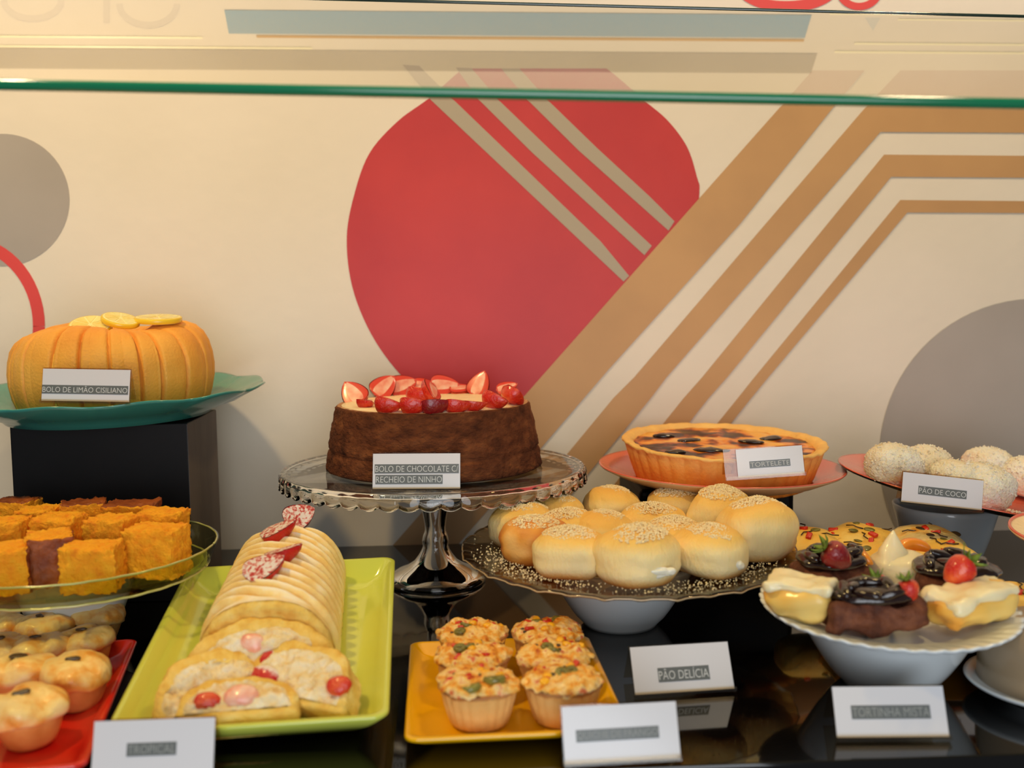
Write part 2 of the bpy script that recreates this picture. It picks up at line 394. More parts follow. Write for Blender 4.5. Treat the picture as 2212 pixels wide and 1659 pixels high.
def arc(cx, cy, rx, ry, a0, a1, n=28): return [(cx+rx*math.cos(R_(a0+(a1-a0)*k/n)), cy+ry*math.sin(R_(a0+(a1-a0)*k/n))) for k in range(n+1)]
def build_wall():
    V, Fc, mi = [], [], []
    mats = [m_wall, m_red, m_tan, m_grey, m_stripe, m_lred, m_blue, m_pale]
    bv, bf = box(-1.6, 1.6, YW, YW+0.05, -0.4, 1.6)
    V += bv; Fc += bf; mi += [0]*6
    def add(pts, m, off):
        o = len(V); V.extend(wallpoly(pts, off)); Fc.append(tuple(range(o, o+len(pts)))[::-1]); mi.append(m)
    # red disc, traced
    dp = [(1000, 148), (928, 211), (859, 262), (798, 331), (765, 421), (749, 514), (761, 620), (802, 722), (863, 807), (935, 870), (1040, 905), (1150, 890),
          (1250, 830), (1360, 735), (1450, 610), (1500, 490), (1511, 412), (1506, 384), (1485, 319), (1444, 262), (1392, 217), (1310, 148)]
    disc = smooth_closed([(1060, 106)]+dp+[(1240, 108)], 6)
    disc = [p for p in disc if p[1] >= 147.5]
    add(disc, 1, 0.0004)
    for q in ([(870, 140), (932, 217), (1347, 608), (1359, 596), (1298, 522), (977, 213), (905, 142)],
              [(985, 146), (1034, 215), (1150, 330), (1392, 551), (1408, 531), (1351, 478), (1190, 325), (1078, 217), (1018, 147)],
              [(1083, 148), (1139, 215), (1250, 325), (1444, 498), (1457, 478), (1404, 425), (1290, 320), (1184, 217), (1122, 148)]):
        add(q, 4, 0.0007)
    # tan bands
    add([(1755, 152), (1690, 226), (1511, 428), (1164, 820), (845, 1182), (780, 1260), (920, 1260), (985, 1182), (1314, 799), (1600, 482), (1803, 228), (1868, 152)], 2, 0.0010)
    add([(2400, 152), (1945, 152), (1873, 228), (1370, 815), (1325, 860), (1060, 1180), (1000, 1250), (1080, 1250), (1150, 1170), (1406, 860), (1440, 815), (1902, 285), (2400, 288)], 2, 0.0010)
    add([(2400, 338), (1910, 334), (1517, 815), (1477, 860), (1235, 1160), (1160, 1250), (1215, 1250), (1292, 1160), (1531, 860), (1571, 815), (1925, 382), (2400, 385)], 2, 0.0010)
    add([(2400, 436), (1945, 432), (1630, 815), (1594, 860), (1350, 1160), (1280, 1250), (1312, 1250), (1382, 1160), (1623, 860), (1660, 815), (1960, 459), (2400, 461)], 2, 0.0010)
    add(arc(5, 432, 145, 143, 0, 357, 60), 3, 0.0004)
    add(arc(2240, 985, 340, 340, 0, 357, 80), 3, 0.0013)
    for q in stroke(arc(-75, 705, 159, 182, 0, 360, 60), 13): add(q, 5, 0.0006)
    for q in stroke(arc(1700, -42, 112, 56, 170, -10, 30), lambda t: 7+5*math.sin(t*math.pi)): add(q, 5, 0.0006)
    for q in stroke(arc(1856, -26, 44, 40, 180, -5, 24), 8): add(q, 5, 0.0008)
    add([(1868, 38), (1902, 38), (1886, 66)], 6, 0.0006)
    for q in stroke(arc(320, 8, 62, 46, 180, 0, 20), 7): add(q, 4, 0.0006)
    for q in stroke([(230, -20), (230, 50)], 7): add(q, 4, 0.0006)
    for q in stroke(arc(70, 0, 62, 40, 180, 0, 20), 7): add(q, 4, 0.0006)
    # invented bands painted above view; mirrored in the pane as window and strip-light reflections
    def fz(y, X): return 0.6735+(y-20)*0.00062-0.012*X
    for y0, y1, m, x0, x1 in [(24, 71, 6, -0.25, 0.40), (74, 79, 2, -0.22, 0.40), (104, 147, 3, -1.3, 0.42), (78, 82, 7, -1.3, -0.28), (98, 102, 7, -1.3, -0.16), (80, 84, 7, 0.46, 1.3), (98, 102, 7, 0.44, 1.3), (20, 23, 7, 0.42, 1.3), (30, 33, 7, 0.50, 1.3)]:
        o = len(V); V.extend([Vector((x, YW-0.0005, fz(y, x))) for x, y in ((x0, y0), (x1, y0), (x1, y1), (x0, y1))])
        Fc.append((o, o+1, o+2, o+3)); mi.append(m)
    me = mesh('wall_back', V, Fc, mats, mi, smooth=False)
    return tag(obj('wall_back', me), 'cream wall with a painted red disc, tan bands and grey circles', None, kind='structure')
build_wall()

ct, cf = box(-1.3, 1.3, 0.581, YW, -0.04, 0.0)
o = bevel(obj('display_counter', mesh('display_counter', ct, cf, m_black, smooth=False)), 0.0015, 2)
tag(o, 'glossy black display counter carrying all the plates and stands', 'counter')
ct, cf = box(-1.3, 1.3, 0.60, YW, -0.35, -0.04)
fb = obj('counter_front', mesh('counter_front', ct, cf, m_riser, smooth=False), parent=o)

# front glass pane, leaning back above the counter
def build_pane():
    A, B = pd(-260, 178, 0.60), pd(2480, 229, 0.60)
    C_, D = pd(-260, -26, 0.93), pd(2480, 42, 0.93)
    n = (B-A).cross(C_-A).normalized(); r_ = ray(2480, 42); D = CAM+r_*((A-CAM).dot(n)/r_.dot(n))
    e1, e2 = (B-A), (D-C_); A, B, C_, D = A-e1*0.3, B+e1*0.4, C_-e2*0.25, D+e2*0.3
    root = thing('sneeze_guard', 'tilted clear glass pane with green lower edge above the cakes', 'glass guard', A)
    inv = Matrix.Translation(-A)
    v = [A, B, D, C_]
    me = mesh('pane_sheet', xf(v, inv), [(0, 1, 2, 3)], m_pane, smooth=False)
    obj('sheet', me, root)
    up = (C_-A).normalized()
    def strip(P, Q, h, m, nm, lab):
        P2, Q2 = P-up*h*0.5, Q-up*h*0.5
        path = [P, P.lerp(Q, .25), P.lerp(Q, .5), P.lerp(Q, .75), Q]
        tv, tf = tube(path, h*0.5, 10)
        s = obj(nm, mesh(nm, xf(tv, inv), tf, m), root); s['label'] = lab
    strip(A, B, 0.0064, m_paneedge, 'lower_edge', 'polished green lower edge')
    strip(C_, D, 0.0026, m_pe2, 'upper_edge', 'thin dark upper edge')
build_pane()

# ================================================================ RISERS
def riser(name, x0, x1, y0, y1, z1, rot, label, rad=0.002, side=None):
    v, f = box(-(x1-x0)/2, (x1-x0)/2, 0, y1-y0, 0, z1)
    mi = [0, 0, 0, 0, 0, 1 if side else 0]
    o = obj(name, mesh(name, v, f, [m_riser, side or m_riser], mi, smooth=False), loc=((x0+x1)/2, y0, 0), rot=(0, 0, rot))
    bevel(o, rad, 3); return tag(o, label, 'riser block')
a = pd(20, 914, 0.925); b = pd(400, 914, 0.925)
zt1 = (a.z+b.z)/2-0.002
riser('display_riser', a.x, b.x, a.y, a.y+0.112, zt1, 0, 'tall black riser block with a worn grey side under the teal plate', 0.0012, m_riser_side)
a2 = pd(1385, 1050, 0.990); b2 = pd(1728, 1058, 0.990)
zt2 = pd(1560, 1066, 0.975).z
riser('display_riser', a2.x, b2.x, 0.99, 1.125, zt2, 0, 'low black riser block with rounded corners under the pink tart plate', 0.006)

# ================================================================ PLATES / STANDS
def plate_mesh(name, Rr, rf_, h, mats, foot=None, wave=0, nw=12, sharp=1.0, zw=0, seg=144, oval=1.0, th=0.003, facesplit=True, fold=0):
    """rim radius Rr at z=h, flat centre radius rf_; two-sided shell; mats=[top, under]"""
    foot = foot or rf_*0.8
    prof = [(0, 0.0015), (foot*0.9, 0.0015), (foot, 0), (foot+0.003, 0.0005), (rf_+0.002, 0.004), ((rf_+Rr)/2, h*0.45), (Rr-0.002, h-0.003), (Rr, h-0.001), (Rr-0.0006, h),
            (Rr-0.003, h-0.0006), ((rf_+Rr)/2-0.001, h*0.5+th*0.9), (rf_, th+0.002), (rf_-0.008, th), (0, th)]
    def rfn(t, i, r):
        if wave and r > rf_:
            k = (r-rf_)/(Rr-rf_)
            return r*(1+wave*k*(abs(math.cos(nw*t/2))**sharp-0.5))
        return r
    def zfn(t, i, z):
        if zw and i in (6, 7, 8, 9): return z+zw*math.cos(nw*t)
        return z
    v, f, ri = lathe(prof, seg, rfn, zfn)
    if oval != 1: v = [Vector((p.x, p.y*oval, p.z)) for p in v]
    mi = [1 if i < 7 else 0 for i in ri]
    return mesh(name, v, f, mats, mi)
def bowl_mesh(name, rt, rb, h, m=None, seg=72):
    prof = [(0, 0.003), (rb*0.82, 0.003), (rb*0.86, 0), (rb, 0.0), (rb+0.002, 0.003)]
    for k in range(1, 10):
        t = k/9; prof.append((rb+0.002+(rt-rb-0.002)*(t**0.78), 0.003+(h-0.003)*t))
    prof += [(rt-0.001, h+0.0008), (rt-0.003, h)]
    for k in range(8, 0, -1):
        t = k/9; prof.append((rb-0.001+(rt-rb-0.002)*(t**0.78), 0.006+(h-0.006)*t))
    prof.append((0, 0.006))
    v, f, _ = lathe(prof, seg); return mesh(name, v, f, m or m_white)
def bowl(loc, rt, rb, h, label):
    o = obj('porcelain_bowl', bowl_mesh('porcelain_bowl', rt, rb, h), loc=loc); return tag(o, label, 'bowl', 'white bowls used as stands')

# --- cake stand
S = Vector((-0.0275, 0.992, 0)); ZS = 0.1125
def build_stand():
    root = thing('glass_cake_stand', 'clear glass pedestal stand with scalloped skirt under the chocolate cake', 'cake stand', S)
    Rr = 0.1462; N = 52
    prof = [(0, ZS-0.005), (0.020, ZS-0.005), (0.08, ZS-0.0045), (Rr-0.006, ZS-0.0042), (Rr-0.0045, ZS-0.0055), (Rr-0.0035, ZS-0.0085), (Rr-0.003, ZS-0.0125), (Rr-0.001, ZS-0.0132), (Rr+0.0002, ZS-0.0125),
            (Rr, ZS-0.008), (Rr-0.0004, ZS-0.003), (Rr-0.0015, ZS-0.0006), (Rr-0.003, ZS+0.0002), (Rr-0.006, ZS-0.0004), (Rr-0.010, ZS-0.0006), (0, ZS-0.0006)]
    def rfn(t, i, r):
        if 5 <= i <= 10: return r+0.0011*(abs(math.cos(N*t/2))-0.6)
        return r
    def zfn(t, i, z):
        if 5 <= i <= 9: return z-0.0032*abs(math.cos(N*t/2))**0.8+0.0016
        return z
    v, f, _ = lathe(prof, N*8, rfn, zfn)
    obj('plate', mesh('stand_plate', v, f, m_glass), root)
    prof = [(0, ZS-0.0052), (0.0225, ZS-0.0052), (0.0215, ZS-0.012), (0.0175, ZS-0.022), (0.0135, ZS-0.034), (0.0112, ZS-0.046), (0.0100, ZS-0.056), (0.0098, ZS-0.062), (0.0104, ZS-0.0645), (0.0112, ZS-0.066),
            (0.0118, 0.045), (0.0128, 0.040), (0.0120, 0.0345), (0.0135, 0.031), (0.0160, 0.0265), (0.0205, 0.0205), (0.0270, 0.0160), (0.0350, 0.0125), (0.0430, 0.0080), (0.0475, 0.0035),
            (0.0478, 0.0012), (0.0465, 0.0), (0.041, 0.0), (0.034, 0.0045), (0.026, 0.0065), (0.020, 0.0075), (0.013, 0.0105), (0.006, 0.0125), (0, 0.0125)]
    def rf2(t, i, r): return r*(1+0.05*math.cos(6*t)) if 1 <= i <= 5 else r
    v, f, _ = lathe(prof, 96, rf2)
    obj('pedestal', mesh('stand_pedestal', v, f, m_glass), root)
build_stand()

# --- teal plate
TC = pd(236, 838, 0.980)
TEAL = fr((TC.x, TC.y, zt1+0.0020), (R_(1.2), R_(-0.8), 0))
o = obj('teal_plate', plate_mesh('teal_plate', 0.143, 0.092, 0.0265, [m_teal, m_teal], foot=0.088, wave=0.035, nw=12, sharp=0.6, zw=0.0012)); o.matrix_world = TEAL
tag(o, 'teal plate with a wavy rim on the tall black riser', 'plate')
# --- pink tart plate
PC = pd(1555, 1005, 1.012); PINK = fr((PC.x, min(PC.y, YW-0.121), zt2+0.0005), (R_(0.5), R_(1.2), 0))
o = obj('pink_plate', plate_mesh('pink_plate', 0.1190, 0.076, 0.0215, [m_coral, m_under], foot=0.052)); o.matrix_world = PINK
tag(o, 'pink round plate with a beige underside carrying the open tart', 'plate')
# --- buns plate
BC = pz(1356, 1187, 0.0635); ZB = 0.0545
bowl((BC.x-0.006, BC.y+0.004, 0), 0.064, 0.030, 0.0550, 'white bowl holding up the glass plate of soft buns')
def build_bunplate():
    Rr = 0.1362; N = 34
    v0 = [(0, 0.0), (0.06, 0.0), (0.066, 0.0004), (0.10, 0.003), (0.125, 0.0065), (Rr, 0.0095), (Rr+0.0014, 0.0105), (Rr+0.001, 0.0118), (Rr-0.0012, 0.0122), (0.124, 0.0095), (0.10, 0.006), (0.066, 0.0035), (0.04, 0.003), (0, 0.003)]
    def rfn(t, i, r): return r*(1+0.016*(abs(math.cos(N*t/4))**0.5-0.6)+0.006*(abs(math.cos(N*t/2))**8)) if 4 <= i <= 9 else r
    def zfn(t, i, z): return z-0.0012*abs(math.cos(N*t/2))**6 if 5 <= i <= 8 else z
    v, f, _ = lathe(v0, N*10, rfn, zfn)
    o = obj('glass_plate', mesh('bun_glass_plate', v, f, m_glassw), loc=(BC.x, BC.y, ZB+0.0008), rot=(R_(1.6), R_(0.2), 0))
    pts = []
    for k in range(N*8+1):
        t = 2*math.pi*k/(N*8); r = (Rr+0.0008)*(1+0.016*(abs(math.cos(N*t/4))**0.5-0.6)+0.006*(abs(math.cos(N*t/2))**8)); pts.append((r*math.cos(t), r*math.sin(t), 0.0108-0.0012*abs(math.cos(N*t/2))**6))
    v, f = tube(pts, 0.0007, 5); e = obj('rim_gleam', mesh('rim_gleam', v, f, m_edgew), parent=o); e['label'] = 'pale golden gleam painted along the rim'  # rim highlight painted as a thin opaque tube
    return tag(o, 'smoky glass plate with beaded scalloped rim under the soft buns', 'plate')
BP = build_bunplate(); BPM = BP.matrix_basis.copy()
# --- left glass plate
GC = Vector((-0.342+0.039, 0.80+0.0165, 0)); GC = Vector((HEAD.y*-0.342+HEAD.x*0.80, HEAD.y*0.80+HEAD.x*0.342, 0)); ZG = 0.0615
bowl((GC.x-0.016, GC.y+0.036, 0), 0.052, 0.026, 0.0620, 'white bowl under the glass plate of orange cake squares')
def build_gplate():
    Rr = 0.1070; N = 72
    v0 = [(0, 0.0), (0.09, 0.0), (0.097, 0.0003), (0.0995, 0.0018), (0.1035, 0.010), (Rr, 0.0185), (Rr+0.0006, 0.0194), (Rr-0.001, 0.0198), (Rr-0.0030, 0.0188), (0.1010, 0.010), (0.0965, 0.0042), (0.094, 0.0034), (0, 0.0034)]
    def rfn(t, i, r): return r*(1+0.004*abs(math.cos(N*t/2))) if i in (2, 3) else r
    v, f, _ = lathe(v0, N*4, rfn)
    o = obj('glass_plate', mesh('cake_glass_plate', v, f, m_glassg), loc=(GC.x, GC.y, ZG+0.0022), rot=(R_(0.8), R_(-0.3), 0))
    for nm, r, z, th in (('rim_gleam', Rr-0.001, 0.0192, 0.0009), ('base_gleam', 0.0992, 0.0014, 0.0010)):  # light gathered in rim and base edges, painted as pale tubes
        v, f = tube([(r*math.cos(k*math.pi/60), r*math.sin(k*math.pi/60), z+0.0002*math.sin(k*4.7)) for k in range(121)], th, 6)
        e = obj(nm, mesh(nm, v, f, m_edgeg), parent=o); e['label'] = 'pale green gleam painted along the glass edge'
    return tag(o, 'greenish glass plate with upright rim under the orange cake squares', 'plate')
build_gplate()
# --- dessert plate and bowl
DC = pz(1915, 1297, 0.060)
bowl((DC.x+0.003, DC.y+0.004, 0), 0.061, 0.030, 0.0460, 'white bowl under the plate of chocolate and custard desserts')
DM = fr((DC.x, DC.y, 0.0465), (R_(2.8), R_(0.3), 0))
o = obj('white_plate', plate_mesh('white_plate', 0.0860, 0.060, 0.012, [m_white, m_white], foot=0.05, wave=0.02, nw=44, sharp=1.0, zw=0.0007, seg=264)); o.matrix_world = DM
tag(o, 'white plate with a frilled rim holding the chocolate and custard desserts', 'plate')
# --- coconut plate and bowl
KC = pd(2150, 1056, 0.985)
KM = fr((KC.x, KC.y, KC.z-0.012), (R_(4), R_(9.5), 0))
o = obj('coral_platter', plate_mesh('coral_platter', 0.153, 0.112, 0.013, [m_coral, m_blk], foot=0.06, oval=0.74)); o.matrix_world = KM
tag(o, 'oval coral platter with a black underside holding coconut rolls', 'platter')
bowl((pd(2060, 1150, 1.0).x, min(KC.y+0.035, YW-0.06), 0), 0.050, 0.028, KC.z-0.0215, 'shadowed white bowl beneath the coral platter')
# --- green platter
gBL, gBR, gFR, gFL = pz(413, 1213, .06), pz(852, 1213, .06), pz(835, 1566, .022), pz(235, 1568, .022)
gc = (gBL+gBR+gFR+gFL)/4
gy = ((gBL+gBR)-(gFL+gFR)).normalized(); gx = ((gBR+gFR)-(gBL+gFL)); gx = (gx-gy*gx.dot(gy)).normalized(); gz = gx.cross(gy)
GH = 0.020
GM = Matrix((gx, gy, gz)).transposed().to_4x4(); GM.translation = gc-gz*GH
GW = ((gBR-gBL).length+(gFR-gFL).length)/2; GL = ((gBL-gFL).length+(gBR-gFR).length)/2
v, f = platter(GW, GL, GH, 0.015, 0.010, 0.004, 0.004, 0)
o = obj('green_platter', mesh('green_platter', v, f, m_green)); o.matrix_world = GM
tag(o, 'lime green rectangular platter tilted up behind, under the cream roll', 'platter')
v, f = box(-0.05, 0.05, -0.012, 0.012, 0, (GM @ Vector((0, 0.07, 0))).z-0.0015)
pp = GM @ Vector((0, 0.078, 0))
o = obj('prop_block', mesh('prop_block', v, f, m_riser, smooth=False), loc=(pp.x, pp.y, 0)); bevel(o, 0.001)
tag(o, 'small black block propping up the back of the lime green platter', 'riser block')
# --- yellow platter
def quad_platter(name, cor, h, mat_, label, inset=0.014, warp=0):
    BL, BR, FR, FL = cor; c = (BL+BR+FR+FL)/4
    W_ = ((BR-BL).length+(FR-FL).length)/2; L_ = ((BL-FL).length+(BR-FR).length)/2
    y = ((BL+BR)-(FL+FR)).normalized(); ang = math.atan2(-y.x, y.y)
    v, f = platter(W_, L_, h, inset, 0.008, 0.004, 0.0035, warp)
    M4 = fr((c.x, c.y, 0.0), (0, 0, ang))
    o = obj(name, mesh(name, v, f, mat_)); o.matrix_world = M4; tag(o, label, 'platter'); return M4
YM = quad_platter('yellow_platter', [pz(x, y, .012) for x, y in ((880, 1385), (1276, 1372), (1360, 1584), (882, 1587))], 0.012, m_yell, 'yellow rectangular platter with the six mini quiches')
rb, rf2_ = pz(298, 1378, .015), pz(186, 1650, .015); wv = (rb-rf2_).normalized(); wl = Vector((-wv.y, wv.x, 0))*0.19
RM = quad_platter('red_platter', [rb+wl, rb, rf2_, rf2_+wl], 0.015, m_redp, 'red rectangular platter with the small olive pies')
def tilted_platter(name, cor, h, mat_, label, inset):
    BL, BR, FR, FL = cor; c = (BL+BR+FR+FL)/4; y = ((BL+BR)-(FL+FR)).normalized(); x = ((BR+FR)-(BL+FL)); x = (x-y*x.dot(y)).normalized(); z = x.cross(y)
    m4 = Matrix((x, y, z)).transposed().to_4x4(); m4.translation = c-z*h
    v, f = platter(((BR-BL).length+(FR-FL).length)/2, ((BL-FL).length+(BR-FR).length)/2, h, inset, 0.012, 0.004, 0.004)
    o = obj(name, mesh(name, v, f, mat_)); o.matrix_world = m4; tag(o, label, 'platter'); return m4
YD = tilted_platter('amber_dish', [pz(1738, 1160, .052), pz(2076, 1160, .052), pz(2240, 1354, .028), pz(1850, 1354, .028)], 0.024, m_ydish, 'large amber yellow dish of topped savory breads behind the desserts', 0.014)
v, f = box(-0.04, 0.04, -0.008, 0.008, 0, (YD @ Vector((0, 0.06, 0))).z-0.001)
pp = YD @ Vector((0, 0.066, 0)); o = obj('prop_block', mesh('prop_block', v, f, m_riser, smooth=False), loc=(pp.x, pp.y, 0)); bevel(o, 0.001)
tag(o, 'small black block propping up the back of the amber dish', 'riser block')
def mfloor(M4, px, py, z):
    inv = M4.inverted(); C0 = inv @ CAM; D0 = inv.to_3x3() @ ray(px, py); return C0+D0*((z-C0.z)/D0.z)
# --- far right little plates
SC_ = pz(2285, 1466, 0.014)
o = obj('saucer', plate_mesh('saucer', 0.0585, 0.032, 0.013, [m_white, m_white], foot=0.03), loc=(SC_.x, SC_.y, 0.0008)); tag(o, 'plain white saucer at the lower right corner', 'saucer')
v, f, _ = lathe([(0.045, 0.0), (0.0465, 0.001), (0.0465, 0.022), (0.0455, 0.030), (0.042, 0.037), (0.035, 0.043), (0.022, 0.047), (0, 0.048), (0, 0.046), (0.022, 0.045), (0.034, 0.041), (0.0405, 0.035), (0.0435, 0.029), (0.0445, 0.022), (0.0445, 0.001)], 64)
o = obj('food_cover', mesh('food_cover', v, f, m_frostb), loc=(SC_.x-0.002, SC_.y+0.004, 0.0092)); tag(o, 'smoky beige rounded cover standing on the white saucer', 'cover')
TP = pd(2308, 1150, 0.80)
o = obj('pink_rimmed_plate', plate_mesh('pink_rimmed_plate', 0.0435, 0.026, 0.009, [m_cream, m_under], foot=0.02), loc=(TP.x, TP.y, TP.z-0.008), rot=(R_(8), 0, 0)); tag(o, 'small pink rimmed plate at the right edge above the dessert plate', 'plate')
bowl((TP.x+0.002, TP.y, 0), 0.030, 0.02, TP.z-0.0095, 'small white bowl under the pink rimmed plate at the right edge')
v, f = tube([(0.0425*math.cos(t*math.pi/24), 0.0425*math.sin(t*math.pi/24), 0.0092) for t in range(49)], 0.0012, 6)
obj('rim_band', mesh('rim_band', v, f, m_coral), parent=[q for q in COL.objects if q.name.startswith('pink_rimmed_plate')][0])

# ================================================================ BUNDT CAKE
def build_bundt():
    M4 = TEAL @ fr((0.0065, -0.002, 0.0035), (0, 0, R_(6))) @ Matrix.Diagonal((0.945, 0.945, 1, 1))
    root = thing('bundt_cake', 'golden ring shaped lemon cake cut into slices on the teal plate', 'cake', mtx=M4)
    Rm, H = 0.0955, 0.078; ZS_ = 1.07
    prof = [(0.02, 0.0), (0.050, 0.0), (0.078, 0.0), (0.084, 0.002), (0.0885, 0.008), (0.0925, 0.018), (0.0952, 0.030), (Rm, 0.040), (0.0945, 0.050), (0.0915, 0.059), (0.0862, 0.067), (0.079, 0.0725), (0.070, 0.0755), (0.060, 0.0765), (0.050, 0.0760),
            (0.040, 0.074), (0.032, 0.069), (0.026, 0.060), (0.022, 0.040), (0.02, 0.0)]
    rnd = random.Random(4); cuts = [k*2*math.pi/22+rnd.uniform(-.06, .06) for k in range(22)]
    depth = [rnd.choice((0.4, 0.8, 1.0, 1.3)) for _ in cuts]
    def rfn(t, i, r):
        g = 0
        for c, dp in zip(cuts, depth):
            d = abs((t-c+math.pi) % (2*math.pi)-math.pi)
            g = max(g, dp*math.exp(-(d/0.014)**2))
        lob = 0.014*abs(math.sin(10*t))**0.6
        q = Vector((math.cos(t)*r, math.sin(t)*r, i*0.004))
        return r*(1-0.055*g*(1 if r > .045 else .3)+lob*(1 if r > .06 else 0))+0.0010*nf(q, 45, 2)
    def zfn(t, i, z):
        if z < 0.03: return z
        g = max(dp*math.exp(-(abs((t-c+math.pi) % (2*math.pi)-math.pi)/0.03)**2) for c, dp in zip(cuts, depth))
        return z-0.0016*g*(z/0.075)+0.003*math.sin(t*3+1)*(z/0.075)**2
    # resample the profile so it is smooth
    P = []
    for i in range(len(prof)-1):
        for k in range(2): P.append(tuple(prof[i][a]+(prof[i+1][a]-prof[i][a])*k/2 for a in (0, 1)))
    P.append(prof[-1])
    v, f, ri = lathe(P, 720, rfn, zfn)
    v = [Vector((p.x, p.y, max(p.z, 0)*ZS_)) for p in v]
    obj('cake_ring', mesh('bundt_ring', v, f, m_bundt), root)
    # crumbly wedge seams where the cut slices open
    for c in (cuts[15], cuts[13]):
        path = []
        for r, z in [(0.0875, 0.006), (0.0915, 0.018), (0.0925, 0.034), (0.0915, 0.048), (0.0875, 0.061), (0.078, 0.0705)]:
            path.append((r*math.cos(c), r*math.sin(c), z))
        tv, tf = tube(path, [0.0006, 0.0012, 0.0018, 0.0022, 0.002, 0.001], 8)
        tv = [p+Vector((nz(p, 400), nz(p, 400, 1), nz(p, 400, 2)))*0.0008 for p in tv]
        s = obj('cut_seam', mesh('cut_seam', tv, tf, m_bundtin), root); s['label'] = 'pale crumb showing in a slice cut'
    return M4
BM = build_bundt()
def lemon(label, pos, rot, r):
    M4 = BM @ fr(pos, rot)
    root = thing('lemon_slice', label, 'lemon slice', mtx=M4, group='lemon slices on the ring cake')
    v, f, _ = lathe([(r-0.0012, 0), (r, 0.0008), (r, 0.0042), (r-0.0012, 0.005), (r-0.0012, 0)], 48); obj('rind', mesh('rind', v, f, m_rind), root)
    v, f, _ = lathe([(0, 0), (r-0.0010, 0), (r-0.0010, 0.0048), (r-0.003, 0.0050), (0, 0.0050)], 48); obj('pith', mesh('pith', v, f, m_pith), root)
    V, Fc = [], []
    for k in range(9):
        a0, a1 = 2*math.pi*k/9+.06, 2*math.pi*(k+1)/9-.06; o_ = len(V); rr = r-0.0032
        pts = [(0.002*math.cos((a0+a1)/2), 0.002*math.sin((a0+a1)/2))]+[(rr*math.cos(a0+(a1-a0)*j/5), rr*math.sin(a0+(a1-a0)*j/5)) for j in range(6)]
        V += [Vector((x, y, 0.0046)) for x, y in pts]+[Vector((x, y, 0.0054)) for x, y in pts]; n = len(pts)
        Fc += [tuple(o_+n+j for j in range(n))]+[(o_+j, o_+(j+1) % n, o_+n+(j+1) % n, o_+n+j) for j in range(n)]
    obj('pulp', mesh('pulp', V, Fc, m_lemon, smooth=False), root)
lemon('lemon slice tilted at the left of the three on the ring cake', (-0.012, -0.030, 0.0805), (R_(24), R_(4), 0), 0.0200)
lemon('middle lemon slice overlapping its neighbour on the ring cake', (0.014, -0.024, 0.0850), (R_(18), R_(8), 0.4), 0.0180)
lemon('lemon slice lying flat at the right end of the ring cake top', (0.048, -0.014, 0.0845), (R_(5), R_(-2), 0.8), 0.0225)

# ================================================================ CHOCOLATE CAKE
ZK = ZS+0.0004; KH = 0.0610
def build_choc():
    root = thing('chocolate_cake', 'round chocolate sponge cake with cream filled top on the glass stand', 'cake', (S.x+0.0005, S.y-0.001, ZK))
    rb, rt = 0.1030, 0.0920
    prof = [(0, 0), (rb-0.004, 0), (rb-0.001, 0.001)]
    n = 26
    for k in range(n+1):
        t = k/n; r = rb+(rt-rb)*(t**1.25)
        g = math.exp(-((t-0.30)/0.025)**2)*0.0026
        prof.append((r-g, 0.0015+(KH-0.003)*t))
    prof += [(rt-0.0015, KH-0.0003), (rt-0.004, KH), (rt-0.006, KH-0.0006), (rt-0.0075, KH-0.002), (0, KH-0.002)]
    def rfn(t, i, r):
        if 2 <= i <= n+5:
            q = Vector((math.cos(t)*r, math.sin(t)*r, prof[i][1])); 
            return r+0.0011*nf(Vector((q.x, q.y, q.z*2.2)), 70, 3, 4)+0.0006*nf(q, 330, 5, 2)+0.0008*math.sin(3*t)
        return r
    v, f, ri = lathe(prof, 360, rfn)
    mi = [1 if i >= n+4 else 0 for i in ri]
    obj('sponge', mesh('choc_sponge', v, f, [m_choc, m_chocrim], mi), root)
    v, f, _ = lathe([(0, KH-0.001), (rt-0.0055, KH-0.0013), (rt-0.0055, KH-0.0005), (rt-0.012, KH+0.0008), (0.05, KH+0.0012), (0, KH+0.0012)], 96, None, None)
    v = [Vector((p.x, p.y, p.z+0.0004*nf(p, 60, 9))) for p in v]
    obj('cream_top', mesh('cream_top', v, f, m_cream), root)
build_choc()
ZT = ZK+KH

def half_berry(Ln=0.026, wd=0.0225, seg=12, n=12, seed=0):
    """half strawberry: long axis x, cut face +z. returns (skin v,f),(face v,f)"""
    def rad(t):
        a = math.sqrt(max(0, 1-(1-min(1, t/0.28))**2)); b = (1-max(0, (t-0.28)/0.72)**1.9)**0.75
        return wd/2*a*b
    sv, sf, outline = [], [], []
    for i in range(n+1):
        t = i/n; x = Ln*(t-0.45); r = rad(t)
        for k in range(seg+1):
            a = math.pi+math.pi*k/seg; p = Vector((x, r*math.cos(a), r*math.sin(a)*0.95)); p += Vector((0, 0, 0)) if k in (0, seg) else p.normalized()*0.0005*nf(p, 220, seed)
            sv.append(p)
    for i in range(n):
        for k in range(seg):
            a = i*(seg+1)+k; sf.append((a, a+seg+1, a+seg+2, a+1))
    fv, ff = [], []
    for i in range(n+1):
        t = i/n; x = Ln*(t-0.45); r = rad(t)*0.93
        fv += [Vector((x, -r, 0.0003)), Vector((x, -r*0.5, 0.0010)), Vector((x, 0, 0.0006)), Vector((x, r*0.5, 0.0010)), Vector((x, r, 0.0003))]
    for i in range(n):
        for k in range(4): a = i*5+k; ff.append((a, a+5, a+6, a+1))
    return (sv, sf), (fv, ff)
(sv, sf), (fv, ff) = half_berry()
me_skin = mesh('berry_skin', sv, sf, m_skin); me_skind = mesh('berry_skin_dark', sv, sf, m_skind); fmi = [1 if i % 4 in (0, 3) or i//4 in (0, 11) else 0 for i in range(len(ff))]
me_flesh = mesh('berry_flesh', fv, ff, [m_flesh, m_fleshr], fmi)
